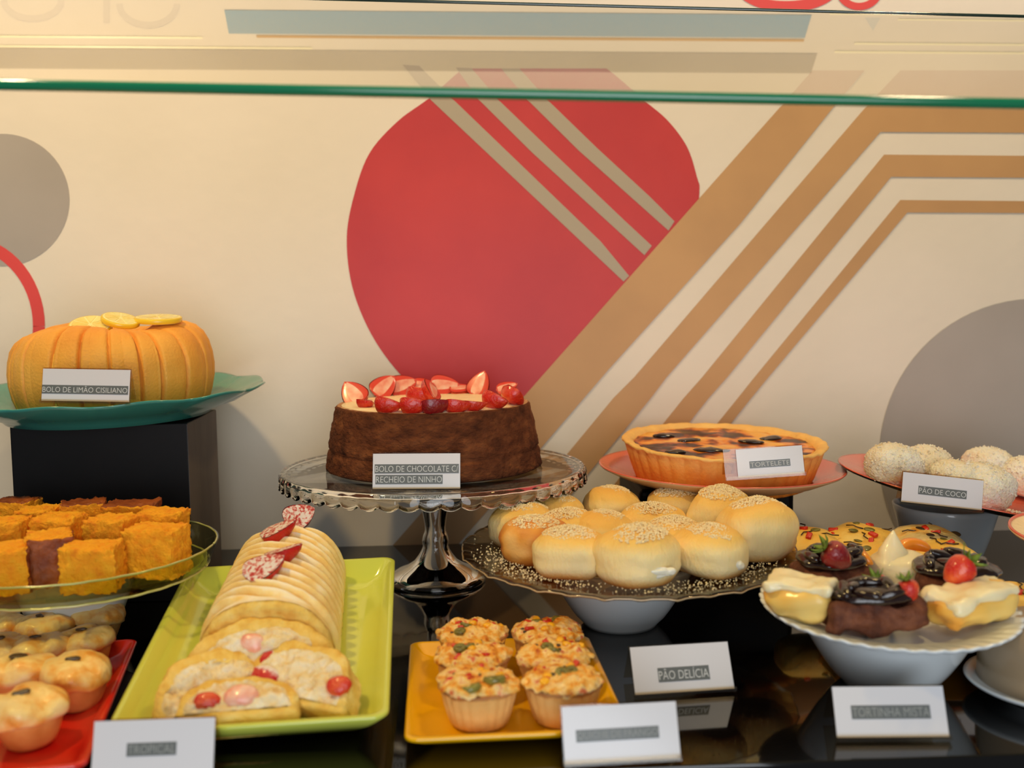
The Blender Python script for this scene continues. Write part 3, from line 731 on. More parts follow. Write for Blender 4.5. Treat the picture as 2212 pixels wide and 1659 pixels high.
me_skins = mesh('berry_skin_sugar', sv, sf, m_skins); me_fleshs = mesh('berry_flesh_sugar', fv, ff, m_fleshs)
def berry_frame(pos, nrm, yaw, s=1.0):
    n = Vector(nrm).normalized(); x = Vector((math.cos(yaw), math.sin(yaw), 0)); x = (x-n*x.dot(n)).normalized(); y = n.cross(x)
    m = Matrix((x, y, n)).transposed().to_4x4(); m.translation = pos; return m @ Matrix.Scale(s, 4)
def berry_on(label, pos, nrm, yaw, s=1.0, dark=False, group='strawberry pieces on the chocolate cake', sugar=False):
    root = thing('strawberry_piece', label, 'strawberry', mtx=berry_frame(pos, nrm, yaw, s), group=group)
    obj('skin', me_skins if sugar else (me_skind if dark else me_skin), root); obj('cut_face', me_fleshs if sugar else me_flesh, root)
SP = [ # px, py, height above cream, normal, yaw, scale, words
    (764, 850, .008, (-.1, -.75, .55), 1.9, 1.15, 'large strawberry half standing at the far left rim of the chocolate cake'),
    (806, 833, .010, (.1, -.8, .55), 1.2, 1.15, 'strawberry half facing out, second from the left along the cake back'),
    (849, 829, .010, (.1, -.85, .5), 0.7, 1.15, 'pale strawberry half facing out, third from the left along the cake back'),
    (791, 867, .006, (.2, .2, .8), -1.0, 0.80, 'small upright strawberry wedge between the far left half and the front row'),
    (825, 873, .008, (.3, .45, .75), -0.4, 1.10, 'rounded strawberry wedge, leftmost of the front row on the chocolate cake'),
    (880, 878, .008, (.15, .5, .8), -0.35, 1.15, 'long red strawberry wedge, second of the front row on the chocolate cake'),
    (941, 879, .008, (-.05, .35, .9), -0.05, 1.12, 'dark crimson strawberry wedge in the middle of the cake front'),
    (1012, 880, .007, (.1, .4, .85), -0.1, 1.05, 'orange red strawberry wedge just beside the gap in the front row'),
    (1056, 875, .007, (.1, .15, .9), -0.3, 0.95, 'strawberry wedge with pale cut top, last of the front row'),
    (1083, 861, .009, (.5, .4, .7), -0.6, 1.0, 'plump strawberry wedge at the right front rim of the cake'),
    (1112, 851, .010, (.5, .4, .6), 0.7, 1.0, 'red strawberry wedge leaning outward at the far right rim'),
    (1060, 827, .010, (-.3, -.85, .45), 1.1, 1.10, 'pink strawberry half standing on edge at the back right of the cake'),
    (1016, 832, .006, (0, -.35, .9), 0.05, 0.95, 'low strawberry half with pale flat top at the cake back'),
    (963, 828, .009, (.05, -.75, .65), 0.0, 1.20, 'wide pale strawberry half facing out at the middle of the cake back'),
    (897, 825, .009, (-.1, -.55, .8), -0.3, 1.10, 'strawberry half with pink top behind the centre pair'),
    (912, 853, .007, (.3, .5, .7), -0.5, 1.25, 'long glossy strawberry wedge lying in the centre of the cream'),
    (935, 843, .012, (.75, -.2, .6), -1.1, 1.05, 'orange strawberry wedge leaning on its neighbour in the cream centre'),
    (1110, 836, .009, (-.2, -.5, .7), 0.2, 0.85, 'small pale strawberry wedge behind the right rim pieces')]
for px, py, dz, nr, yw, s, lab in SP:
    p = pz(px, py, ZT+dz)
    c = Vector((S.x, S.y, 0)); r = Vector((p.x, p.y, 0))-c
    if r.length > 0.084: q = c+r.normalized()*0.084; p = Vector((q.x, q.y, p.z))
    berry_on(lab, p, nr, yw, s*(0.92 if 'front row' in lab else 1.02), dark='crimson' in lab)

# ================================================================ TART
def build_tart():
    M4 = PINK @ fr((0.001, -0.003, 0.0050), (R_(2.2), 0, 0), 1.03)
    root = thing('custard_tart', 'open round tart with fluted crust and burnt custard on the pink plate', 'tart', mtx=M4)
    N = 40; H = 0.0385
    prof = [(0, 0), (0.076, 0), (0.079, 0.0015)]+[(0.080+0.0125*(k/8)**0.9, 0.002+(H-0.004)*k/8) for k in range(9)]+[(0.0945, H-0.001), (0.0960, H+0.0008), (0.0950, H+0.0018), (0.0910, H+0.0018), (0.0870, H+0.0003), (0.0825, H-0.005), (0.0815, H-0.009)]
    def rfn(t, i, r):
        k = r*(1+(0.016*(abs(math.sin(N*t/2))-0.5) if i < 13 else 0.004*nf(Vector((math.cos(t), math.sin(t), i*.1)), 5)))
        return k+0.0005*nf(Vector((r*math.cos(t), r*math.sin(t), i*0.004)), 120)
    def zfn(t, i, z): return z+(0.0016*nf(Vector((math.cos(t)*2, math.sin(t)*2, 0)), 2.2, 3) if z > 0.03 else 0)
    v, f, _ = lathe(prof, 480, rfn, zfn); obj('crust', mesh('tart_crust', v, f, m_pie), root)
    v, f, _ = lathe([(0, H-0.0020)]+[(0.0835*k/14, H-0.0020) for k in range(1, 15)]+[(0.084, H-0.008), (0, H-0.009)], 96)
    v = [Vector((p.x, p.y, p.z+(0.0016*nf(p, 60, 4) if p.z > H-0.005 else 0))) for p in v]
    obj('custard', mesh('tart_custard', v, f, m_custard), root)
    for k, (x, y, a, s) in enumerate([(-0.055, -0.045, .2, .9), (-0.020, -0.035, -.1, 1.5), (0.012, -0.062, .05, 1.0), (-0.030, 0.012, .5, 1.2), (0.028, 0.006, -.4, 1.1), (0.052, 0.022, .3, 1.1), (0.056, -0.030, .2, .7), (-0.05, 0.035, 0, 1)]):
        v, f = blob(0.0115*s, 0.0055*s, 0.0022, 8, 0.0012, 90, k)
        s_ = obj('prune', mesh('prune', v, f, m_prune), root, loc=(x, y, H-0.0012), rot=(0, 0, a)); s_['label'] = 'dark shiny prune half sunk in the custard'
build_tart()

# ================================================================ BUNS
rnd = random.Random(11)
def crumbs(n, fn, smin, smax, seed=0):
    r = random.Random(seed); parts = []
    for _ in range(n):
        p = fn(r); s = r.uniform(smin, smax)
        v, f = box(-s, s, -s, s*r.uniform(.6, 1.6), -s*.7, s*.7)
        parts.append((xf(v, fr(p, (r.uniform(0, 3), r.uniform(0, 3), r.uniform(0, 3)))), f))
    return join(parts)
def bun_parts(seed, browned=False):
    v, f = blob(0.0300, 0.0270, 0.0245, 20, 0.0030, 30, seed, 2.30, flat=-0.019)
    zmin = min(p.z for p in v); v = [Vector((p.x, p.y, p.z-zmin)) for p in v]
    # soft crease around the filled middle
    out = []
    for p in v:
        k = math.exp(-((p.z-0.017)/0.0035)**2); c = Vector((p.x, p.y, 0)); out.append(p-c*0.035*k*(1+nz(c, 50, seed)))
    top = max(p.z for p in out)
    me = mesh('bun_dough', out, f, m_bunb if browned else m_bun)
    def fn(r):
        a = r.uniform(0, 6.283); q = (r.random()**0.62)*0.0215
        x, y = q*math.cos(a)+0.002*math.sin(seed), q*math.sin(a)*0.85+.002
        z = top*0.5+0.5*top*math.sqrt(max(0, 1-(x/0.0305)**2.3 if False else 1-(abs(x)/0.031)**2-(abs(y)/0.0275)**2))
        return (x, y, z-0.0002+0.0022*r.random()*max(0, 1-q/0.0215))
    cv, cf = crumbs(900, fn, 0.0003, 0.0008, seed)
    mc = mesh('bun_crumbs', cv, cf, m_crumb, smooth=False)
    return me, mc
BV = [bun_parts(k) for k in range(4)]; BRN = bun_parts(7, True)
BL_ = [(1128, 1180, 1, 'soft bun at the far left of the glass plate, behind the browned one'),
       (1157, 1214, 'b', 'browned bun with a dark orange left side on the glass plate'),
       (1232, 1242, 0, 'soft bun in the front row beside the browned one'),
       (1380, 1255, 1, 'largest soft bun at the very front of the glass plate'),
       (1532, 1238, 2, 'soft bun with white filling oozing out, front right of the plate'),
       (1636, 1207, 3, 'tall soft bun at the far right end of the glass plate'),
       (1305, 1197, 2, 'crumb topped bun in the middle row, behind the front bun'),
       (1408, 1176, 3, 'golden bun in the very centre of the plate'),
       (1452, 1212, 0, 'crumb topped bun squeezed behind the two front right buns'),
       (1194, 1155, 3, 'golden bun at the back left of the glass plate'),
       (1226, 1192, 1, 'crumb topped bun in the middle row, behind the browned bun'),
       (1322, 1141, 2, 'golden bun at the back, under the edge of the cake stand'),
       (1466, 1143, 1, 'golden bun at the back, in front of the low black riser'),
       (1556, 1170, 0, 'crumb topped bun at the back right, beside the tall end bun')]
for i, (px, py, k, lab) in enumerate(BL_):
    me, mc = BRN if k == 'b' else BV[k]
    p = pz(px, py, ZB+0.006); big = 1.12 if 'largest' in lab else (1.08 if 'tall' in lab else 1.0)
    r_ = (Vector((p.x, p.y, 0))-Vector((BC.x, BC.y, 0))).length
    z = ZB+0.0045+max(0, (r_-0.065))*0.095
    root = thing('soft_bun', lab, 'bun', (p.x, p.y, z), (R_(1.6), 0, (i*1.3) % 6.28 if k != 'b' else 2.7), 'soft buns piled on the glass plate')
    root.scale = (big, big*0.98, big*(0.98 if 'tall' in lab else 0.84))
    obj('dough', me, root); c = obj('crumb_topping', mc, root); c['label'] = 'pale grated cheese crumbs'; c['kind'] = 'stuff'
    if 'oozing' in lab or 'largest' in lab:
        rz = -root.rotation_euler.z
        v, f = blob(0.0130, 0.0020, 0.0042, 14, 0.0030, 130, i)
        s = obj('filling', mesh('bun_filling', v, f, m_bunc), root, loc=Matrix.Rotation(rz, 3, 'Z') @ Vector((0.008, -0.0250, 0.0135)), rot=(0, 0, rz)); s['label'] = 'white creamy filling'
def fn(r):
    a = r.choice((3.3, 3.6, 4.0, 4.9, 5.4, 5.8))+r.gauss(0, .22); q = min(0.130, max(.09, r.gauss(0.108, .010)))
    return BPM @ Vector((q*math.cos(a), q*math.sin(a), 0.0045+(q-0.066)*0.10+0.0006))
v, f = crumbs(900, fn, 0.00022, 0.0006, 5)
o = obj('fallen_crumbs', mesh('fallen_crumbs', v, f, m_crumb, smooth=False)); tag(o, 'pale cheese crumbs fallen on the glass plate around the buns', 'crumbs', kind='stuff')

# ================================================================ ORANGE CAKE SQUARES
def square_mesh(sx, sy, sz, crust, seed, cut=0.0):
    v, f, side = rbox(sx, sy, sz, 0.0020, 26, 0, 60, seed)
    out = []
    for p in v:
        d = Vector((p.x/sx*2, p.y/sy*2, p.z/sz*2-1)); q = p+d*(0.0013*nf(p, 150, seed, 4)+0.0013*nf(p, 480, seed+1, 2))
        q.x += 0.0015*nf(p, 40, seed+3); q.y += 0.0015*nf(p, 40, seed+5)
        out.append(Vector((q.x, q.y, max(q.z, 0))))
    return mesh('cake_square', out, f, [m_corn, m_cornc], [1 if s in crust else 0 for s in side])
CZ = ZG+0.0068
CS = [ # px, y relative to the plate centre, size, yaw, crust sides, words
    (199, -.064, (.039, .030, .033), 0.05, (4,), 'orange cake square in the middle of the front, rough cut face outward'),
    (340, -.030, (.041, .030, .037), -0.22, (4,), 'orange cake square at the right front, slightly higher than its neighbour'),
    (354, .008, (.036, .028, .041), -0.12, (4,), 'tall orange cake square behind the right front one'),
    (246, -.012, (.033, .028, .041), -0.2, (4,), 'orange cake square in the middle row, right of centre'),
    (108, -.045, (.032, .032, .037), 0.34, (1, 2), 'orange cake square with a dark brown crust side facing out'),
    (4, -.062, (.038, .032, .033), 0.25, (1,), 'orange cake square with a rounded brown side near the left frame edge'),
    (88, .028, (.030, .026, .041), 0.0, (4,), 'orange cake square behind the brown crusted one, back row'),
    (132, -.002, (.035, .028, .041), -0.15, (4,), 'orange cake square in the middle row, left of centre'),
    (8, -.012, (.036, .028, .041), 0.1, (4,), 'orange cake square cut by the left frame edge, middle row'),
    (184, .040, (.034, .026, .043), 0.3, (5, 1), 'brown topped orange cake square standing highest at the back'),
    (288, .036, (.042, .026, .042), 0.05, (5, 1), 'brown topped orange cake square at the back right'),
    (40, .060, (.036, .026, .042), -0.2, (5,), 'brown topped orange cake square at the back left')]
for i, (px, py, sz, yw, cr, lab) in enumerate(CS):
    Yc = GC.y+py; q0 = pw(px, 1200, Yc); p = Vector((q0.x, Yc, CZ))
    o = obj('cake_square', square_mesh(*sz, cr, i), loc=(p.x, p.y, CZ+py*0.014), rot=(R_(0.8), 0, yw)); tag(o, lab, 'cake', 'orange cake squares on the glass plate')

# ================================================================ CREAM ROLL
LW, LH, L0, L1 = 0.047, 0.055, -0.034, GL/2-0.004
def build_roll():
    root = thing('cream_roll', 'sponge roll piped with ridged yellow cream on the lime green platter', 'cake roll', mtx=GM @ fr((0, 0, 0.0045)))
    nl, na = 220, 56; v, f = [], []
    for i in range(nl+1):
        t = i/nl; y = L0+(L1-L0)*t
        taper = 1-0.10*t-0.5*max(0, (t-0.93)/0.07)**2*0.3
        for k in range(na+1):
            a = math.pi*k/na
            rid = y*1.0+0.014*math.cos(a)+0.004*math.sin(a*2)+0.003*nz(Vector((math.cos(a), y*20, 0)), 1.5)
            g = abs(math.sin(rid*math.pi/0.0125))**0.75
            fade = min(1, max(0, (t-0.03)/0.05)); edge = min(1, math.sin(a)*3+0.25)
            rr = 1+fade*(0.20*g-0.14)*edge+0.012*nf(Vector((math.cos(a)*.05, y, math.sin(a)*.05)), 90, 2)
            x = LW*taper*rr*math.copysign(abs(math.cos(a))**0.85, math.cos(a)); z = LH*taper*rr*abs(math.sin(a))**0.80
            v.append(Vector((x, y, z)))
    for i in range(nl):
        for k in range(na): q = i*(na+1)+k; f.append((q, q+1, q+na+2, q+na+1))
    f.append(tuple(nl*(na+1)+k for k in range(na+1)))
    obj('piped_cream', mesh('piped_cream', v, f, m_log), root)
    # front cut end: arch of sponge round a cream core
    def arch(hw, h, n=40, th=0): return [Vector((hw*math.copysign(abs(math.cos(math.pi*k/n))**0.85, math.cos(math.pi*k/n)), 0, h*abs(math.sin(math.pi*k/n))**0.8)) for k in range(n+1)]
    A, B = arch(LW*0.985, LH*0.985), arch(LW*0.72, LH*0.66)
    vv, ff = [], []
    rings = []
    for j in range(7):
        t = j/6
        rings.append([(a_*1.012 if j == 0 else a_).lerp(b_, t)+Vector((0, L0-0.0035-0.0012*nf(a_.lerp(b_, t), 200, 6)+0.004*(1 if j == 0 else 0), 0)) for a_, b_ in zip(A, B)])
    for r in rings: vv += r
    n = len(A)
    for j in range(6):
        for k in range(n-1): q = j*n+k; ff.append((q, q+n, q+n+1, q+1))
    back = [a_+Vector((0, L0+0.004, 0)) for a_ in arch(LW*0.99, LH*0.99)]; o_ = len(vv); vv += back
    for k in range(n-1): ff.append((o_+k, k, k+1, o_+k+1))
    s = obj('sponge_layer', mesh('end_sponge', vv, ff, m_sponge), root); s['label'] = 'golden sponge arch at the cut end'
    Cn = [p+Vector((0, L0-0.0015, 0)) for p in B]; c0 = Vector((0, L0-0.0015, 0)); 
    vv = Cn+[c0]; ff = [(k, n, k+1) for k in range(n-1)]
    obj('cream_core', mesh('end_cream', vv, ff, m_scream), root)
build_roll()
def slice_thing(label, pos, lean, yaw, W_=0.050, H_=0.044, th=0.017, berries=(), roll=0, seed=0):
    pos = (pos[0], pos[1]-0.006, pos[2]+th*math.sin(lean)*0.9)
    M4 = GM @ fr(pos, (0, 0, yaw)) @ fr((0, 0, 0), (0, roll, 0)) @ fr((0, 0, 0), (-lean, 0, 0))
    root = thing('cake_roll_slice', label, 'cake slice', mtx=M4, group='cut slices in front of the cream roll')
    # D shape in xz, thickness along y, front face at y=0
    n, m_, = 72, 8; hv, hf = [], []
    def P(k, s): a = math.pi*k/n; return Vector((W_*s*math.copysign(abs(math.cos(a))**0.85, math.cos(a)), 0, H_*s*abs(math.sin(a))**0.8))
    # sponge rim: outer wall, front ring, flat base
    S0 = 0.80
    rows = [[P(k, 1)+Vector((0, th, 0)) for k in range(n+1)], [P(k, 1.01)+Vector((0, th*.5, 0)) for k in range(n+1)], [P(k, 1)+Vector((0, .002, 0)) for k in range(n+1)], [P(k, .97) for k in range(n+1)], [P(k, S0) for k in range(n+1)]]
    for r in rows: hv += [p+Vector((nf(p, 140, seed), 0.5*nf(p, 160, seed+1), nf(p, 140, seed+2)))*0.0012+p.normalized()*0.0035*nf(p, 45, seed+9) for p in r]
    N_ = n+1
    for j in range(4):
        for k in range(n): q = j*N_+k; hf.append((q, q+1, q+N_+1, q+N_))
    hf.append(tuple(range(N_))); b0 = len(hv)
    # flat base as a rounded strip
    bv, bf, _ = rbox(2*W_, th, 0.007, 0.003, 10, 0.0010, 120, seed); bv = [p+Vector((0, th/2, -0.0045)) for p in bv]
    hv += bv; hf += [tuple(i+b0 for i in q) for q in bf]
    obj('sponge_rim', mesh('slice_sponge', hv, hf, m_sponge), root)
    fv_, ff_ = [], []; nr = 26
    for j in range(nr+1):
        s = S0*1.12*(1-j/nr)
        for k in range(N_):
            p = P(k, s); p.y = -0.0005-(0.0050*(nf(p, 75, seed+4)+0.30)+0.0022*nf(p, 260, seed+5))*min(1, j/3)*min(1, (p.z+0.001)/0.007)+(0.0012 if j < 2 else 0); p.z = max(p.z, -0.001); fv_.append(p)
    for j in range(nr):
        for k in range(n): q = j*N_+k; ff_.append((q, q+1, q+N_+1, q+N_))
    obj('cream_face', mesh('slice_cream', fv_, ff_, m_scream), root)
    for j, (bx, bz, s, a) in enumerate(berries):
        v, f = blob(0.0085*s, 0.0045*s, 0.0062*s, 8, 0.0012, 130, seed+j)
        b_ = obj('strawberry_bit', mesh('strawberry_bit', v, f, [m_skin, m_flesh, m_skins][(seed+j) % 3]), root, loc=(bx, -0.0016, bz), rot=(0, a, 0)); b_['label'] = 'pink strawberry bit in the cream'
lz = 0.0048
slice_thing('roll slice leaning on the cut end, highest of the loose slices', (0.000, -0.066, lz+0.002), R_(42), R_(3), 0.050, 0.046, 0.015, [(-0.004, 0.030, 1, .3), (0.008, 0.014, 1.2, 1.3), (0.038, 0.010, 0.9, .2)], 0, 1)
slice_thing('roll slice with sugary face lying at the left of the pile', (-0.022, -0.088, lz+0.001), R_(56), R_(22), 0.037, 0.040, 0.015, [(0.012, 0.006, .9, .2)], 0, 3)
slice_thing('roll slice turned sideways with its smooth base at the right', (0.022, -0.086, lz+0.001), R_(58), R_(-26), 0.039, 0.038, 0.020, [(-0.022, 0.008, 1.3, .1), (0.030, 0.012, 1.0, -.4)], 0, 2)
slice_thing('front roll slice lying lowest with its smooth yellow base outward', (-0.008, -0.1025, lz+0.001), R_(74), R_(2), 0.037, 0.028, 0.020, [(-0.018, 0.008, 1.0, .0), (0.002, 0.010, 1.25, .1)], 0, 6)
for i, (px, py, hh, nr, yw, s, lab) in enumerate([
        (640, 1112, .0, (.2, -.75, .6), 0.9, 1.05, 'sugared strawberry half at the far top end of the cream roll'),
        (596, 1142, .0, (-.35, -.15, .9), 0.15, 1.15, 'sugared strawberry half second from the far end of the roll'),
        (610, 1190, .0, (-.25, .10, .95), 0.1, 1.1, 'thin sugared strawberry half, third from the far end of the roll'),
        (562, 1224, .0, (-.15, -.45, .85), 0.5, 1.2, 'round sugared strawberry half nearest the front of the roll')]):
    # drop onto the ridge of the roll
    best = None
    for k in range(60):
        y = L0+(L1-L0)*k/59
        for x in (-.012, -.006, 0, .004, .008, .012):
            P3 = GM @ Vector((x, y, 0.0045+LH*(1-0.10*k/59)*1.03+0.006-0.1*abs(x)))
            q = CR.transposed() @ (P3-CAM); e = math.hypot(1106+F*q.x/-q.z-px, 829.5-F*q.y/-q.z-py)
            if best is None or e < best[0]: best = (e, P3)
    berry_on(lab, best[1], nr, yw, s, group='sugared strawberries on the cream roll', sugar=True)

# ================================================================ MINI QUICHES
def bit(root, kind, p, s, rz, seed):
    if kind == 'olive':
        v, f, _ = lathe([(0.0012*s, -0.001*s), (0.0036*s, -0.0012*s), (0.0042*s, 0), (0.0036*s, 0.0014*s), (0.0014*s, 0.0012*s), (0.0010*s, 0.0002*s)], 18); m = m_olive; nm = 'olive_slice'
    elif kind == 'tomato': v, f, _ = rbox(0.0062*s, 0.0035*s, 0.0024*s, 0.001, 5, 0.0006, 200, seed, False); m = m_tom; nm = 'pepper_piece'
    elif kind == 'corn': v, f = blob(0.0032*s, 0.0028*s, 0.002*s, 6, 0.0005, 200, seed); m = m_kern; nm = 'corn_kernel'
    else: v, f = blob(0.0015*s, 0.001*s, 0.0009*s, 5); m = m_olived; nm = 'herb_fleck'
    obj(nm, mesh(nm, v, f, m), root, loc=p, rot=(0.3*math.sin(seed), 0.3*math.cos(seed*2), rz))
def quiche_proto(seed):
    N = 22; H = 0.0255
    prof = [(0, 0), (0.0165, 0), (0.0185, 0.001)]+[(0.019+0.0065*(k/6)**0.8, 0.0015+(H-0.003)*k/6) for k in range(7)]+[(0.0268, H), (0.0272, H+0.0014), (0.0255, H+0.0022), (0.020, H+0.001)]
    v, f, _ = lathe(prof, N*6, lambda t, i, r: r*(1+0.025*(abs(math.sin(N*t/2))-.5))+0.0007*nf(Vector((math.cos(t), math.sin(t), i*.2)), 4, seed))
    case = mesh('quiche_case', v, f, m_qcase)
    v, f, _ = lathe([(0.0276-0.0003*k, H+0.0012+0.0065*(1-(1-k/9)**2)) if k < 1 else (0.0278*math.cos(k/18*math.pi/2)**0.7 if k < 18 else 0, H+0.0012+0.0068*math.sin(k/18*math.pi/2)) for k in range(19)], 96)
    out = []
    for p in v:
        k = 1+0.13*nf(p, 70, seed); e = 0.0020*nf(p, 210, seed+3)+0.0034*nf(p, 75, seed+8)
        out.append(Vector((p.x*k, p.y*k, p.z+e)))
    top = mesh('quiche_top', out, f, m_qtop); return case, top
QV = [quiche_proto(k) for k in range(3)]
QL = [(1022, 1443, 'mini quiche at the back left of the yellow platter'), (1182, 1440, 'mini quiche at the back right of the yellow platter'),
      (1022, 1496, 'mini quiche in the middle of the left column on the yellow platter'), (1196, 1493, 'mini quiche in the middle of the right column on the yellow platter'),
      (1036, 1560, 'mini quiche with two large green olives at the front of the yellow platter'), (1216, 1553, 'mini quiche with a dark browned edge, front right of the yellow platter')]
for i, (px, py, lab) in enumerate(QL):
    p = pz(px, py, 0.0045); root = thing('mini_quiche', lab, 'quiche', (p.x, p.y, 0.0045), (0, 0, i*1.1), 'mini quiches on the yellow platter')
    s = 0.95
    root.scale = (s, s, s); c, t = QV[i % 3]; obj('pastry_case', c, root); obj('topping', t, root)
    r = random.Random(i+30); iz = -i*1.1
    kinds = ['tomato']*4+['corn']*3+['herb']*6+['olive']*2
    for j, kd in enumerate(kinds):
        a = r.uniform(0, 6.28); q = r.uniform(0.003, 0.0205); z = 0.0263+0.0068*math.sqrt(max(0, 1-(q/0.0268)**2))+0.0008
        if kd == 'olive' and i != 4: a = r.uniform(0, 6.28)
        P3 = (q*math.cos(a), q*math.sin(a), z)
        if i == 4 and kd == 'olive':
            w0 = [(-0.006, -0.019), (0.010, -0.010)][j-13]; P3 = Matrix.Rotation(iz, 3, 'Z') @ Vector((w0[0], w0[1], 0.0325-(0.002 if j == 13 else 0)))
        bit(root, kd, P3, 1.9 if (kd == 'olive' and i == 4) else 1.15, a, i*20+j)

# ================================================================ SMALL OLIVE PIES
def pie_proto(seed):
    v, f, _ = lathe([(0, 0), (0.0125, 0), (0.0140, 0.0012)]+[(0.0145+0.0072*(k/6)**0.8, 0.0015+0.018*k/6) for k in range(7)]+[(0.0205, 0.0205), (0, 0.0205)], 60)
    case = mesh('pie_case', v, f, m_pcase)
    v, f = blob(0.0262, 0.0238, 0.0125, 16, 0, 60, seed, 2.2)
    out = []
    for p in v:
        k = 1+0.16*nf(p, 55, seed, 2); pinch = 0.0040*math.exp(-((p.x*math.cos(seed)+p.y*math.sin(seed)+0.004*math.sin(p.y*160))/0.0030)**2)*(1 if p.z > 0 else 0)
        out.append(Vector((p.x*k, p.y*k, (p.z if p.z > -0.004 else -0.004+(p.z+0.004)*0.35)*k-pinch+0.0230)))
    return case, mesh('pie_top', out, f, m_past)
PV = [pie_proto(k) for k in range(4)]
PL = [(213, 1385, 'small olive pie at the back right corner of the red platter'), (92, 1410, 'small twisted pie second from the right in the back row'),
      (2, 1410, 'small pie at the left frame edge in the back row of the red platter'), (192, 1442, 'small pie in the second row beside the platter rim'),
      (84, 1462, 'small pie with a tilted olive strip in the middle of the red platter'), (2, 1462, 'plain pale small pie at the left frame edge, middle row'),
      (166, 1525, 'glossy browned small pie nearest the rim of the red platter'), (42, 1525, 'small pie with a large round olive slice on top'),
      (70, 1605, 'small pie at the very front of the red platter, case fully showing')]
rr_ = random.Random(3)
for i, (px, py, lab) in enumerate(PL):
    p = pz(px, py, 0.004); root = thing('olive_pie', lab, 'small pie', (p.x, p.y, 0.0042), (R_(rr_.uniform(-5, 5)), R_(rr_.uniform(-5, 5)), i*0.9), 'small olive pies on the red platter')
    sc_ = 0.98 if i in (6, 7, 8) else 0.86; root.scale = (sc_, sc_, sc_)
    c, t = PV[i % 4]; obj('pastry_case', c, root); obj('crust_top', t, root)
    w0 = Matrix.Rotation(-i*0.9, 3, 'Z') @ Vector((0.000, -0.004, 0.0352))
    if i == 7: v, f = blob(0.0062, 0.0050, 0.0014, 8, 0.0003, 200, i)
    else: v, f = blob(0.0052, 0.0022, 0.0013, 8, 0.0009, 200, i)
    obj('olive_slice', mesh('pie_olive', v, f, m_olived), root, loc=w0, rot=(0.1, 0, -i*0.9+rr_.uniform(-.5, .5)))
p = pz(70, 1372, 0.03)
v, f = blob(0.012, 0.010, 0.009, 8, 0.001, 100, 3); o = obj('cherry_tomato', mesh('cherry_tomato', v, f, m_tom), loc=(p.x+.002, p.y+.02, 0.0125)); tag(o, 'dark red tomato behind the small pies on the red platter', 'tomato')

# ================================================================ COCONUT ROLLS
for i, (px, py, r, lab) in enumerate([(1882, 1050, .0250, 'coconut roll at the left end of the coral platter'), (2003, 1012, .0262, 'coconut roll second from the left at the platter back'),
        (2135, 1012, .0262, 'coconut roll at the back, third along the coral platter'), (2070, 1045, .0262, 'coconut roll in the platter middle, behind the card'),
        (2178, 1082, .0275, 'coconut roll at the front beside the white card'), (2222, 1035, .0265, 'coconut roll cut off by the right frame edge')]):
    v, f = blob(r*1.02, r*0.95, r*0.82, 26, 0.0014, 60, i, 2.2, flat=-r*0.55)
    v = [p+p.normalized()*0.0009*nf(p, 420, i, 2) for p in v]
    inv = KM.inverted(); C0 = inv @ CAM; D0 = (inv.to_3x3() @ ray(px, py)); hz = 0.0075+r*0.55
    P3 = C0+D0*((hz-C0.z)/D0.z)
    xx = max(-0.122, min(0.122, P3.x)); yl = 0.066*math.sqrt(1-(xx/0.15)**2); P3 = Vector((xx, max(-yl, min(yl, P3.y)), hz))
    hz += 0.006*max(0, (abs(P3.x)-0.09)/0.04)
    r *= 1.03; root = thing('coconut_roll', lab, 'sweet roll', mtx=KM @ fr((P3.x, P3.y, hz), (0, 0, i*1.7)), group='coconut rolls on the coral platter')
    obj('dough', mesh('coconut_dough', v, f, m_coco), root)
    rq = random.Random(i)
    def fn(r2, r=r):
        d = Vector((r2.gauss(0, 1), r2.gauss(0, 1), abs(r2.gauss(0, 1))*1.0-.25)).normalized(); return (d.x*r*1.02, d.y*r*0.95, d.z*r*0.82)
    cv, cf = crumbs(260, fn, 0.0004, 0.0010, i); c = obj('coconut_flakes', mesh('coconut_flakes', cv, cf, m_coco, smooth=False), root); c['kind'] = 'stuff'
def fn(r2):
    a = r2.uniform(-1.9, -0.9); q = r2.uniform(.80, .93); return KM @ Vector((0.135*q*math.cos(a), 0.108*q*math.sin(a), 0.0085+(q-.8)*0.03))
v, f = crumbs(240, fn, 0.0006, 0.0014, 9); o = obj('loose_coconut', mesh('loose_coconut', v, f, m_coco, smooth=False)); tag(o, 'loose grated coconut along the front of the coral platter', 'coconut', kind='stuff')

# ================================================================ DESSERTS
def dfloor(px, py, z=0.005):
    inv = DM.inverted(); C0 = inv @ CAM; D0 = inv.to_3x3() @ ray(px, py); return C0+D0*((z-C0.z)/D0.z)
def dthing(name, label, cat, px, py, yaw, group='small desserts on the frilled white plate', dz=0.0):
    p = dfloor(px, py); rr = Vector((p.x, p.y)).length; p = p*min(1, 0.070/max(rr, 1e-6)); dz += 0.005*max(0, min(1, (rr-.045)/.02))
    return thing(name, label, cat, mtx=DM @ fr((p.x, p.y, 0.0036+dz), (0, 0, yaw)), group=group)
def flan(label, px, py, yaw, sx, sy, sz, seed, tilt=0):
    root = dthing('custard_cake', label, 'custard cake', px, py, yaw, dz=0.002)
    v, f, _ = rbox(sx, sy, sz, 0.012, 16, 0.0045, 45, seed); v = [Vector((p.x*(1+0.10*p.z/sz), p.y, p.z+tilt*p.x*p.z/sz)) for p in v]
    obj('cake_body', mesh('flan_body', v, f, m_flan), root)
    v, f, _ = rbox(sx*0.96, sy*0.94, 0.0065, 0.003, 16, 0.0045, 75, seed+2); v = [Vector((p.x, p.y, p.z+sz-0.0045+tilt*p.x)) for p in v]
    obj('cream_icing', mesh('flan_icing', v, f, m_icing), root)
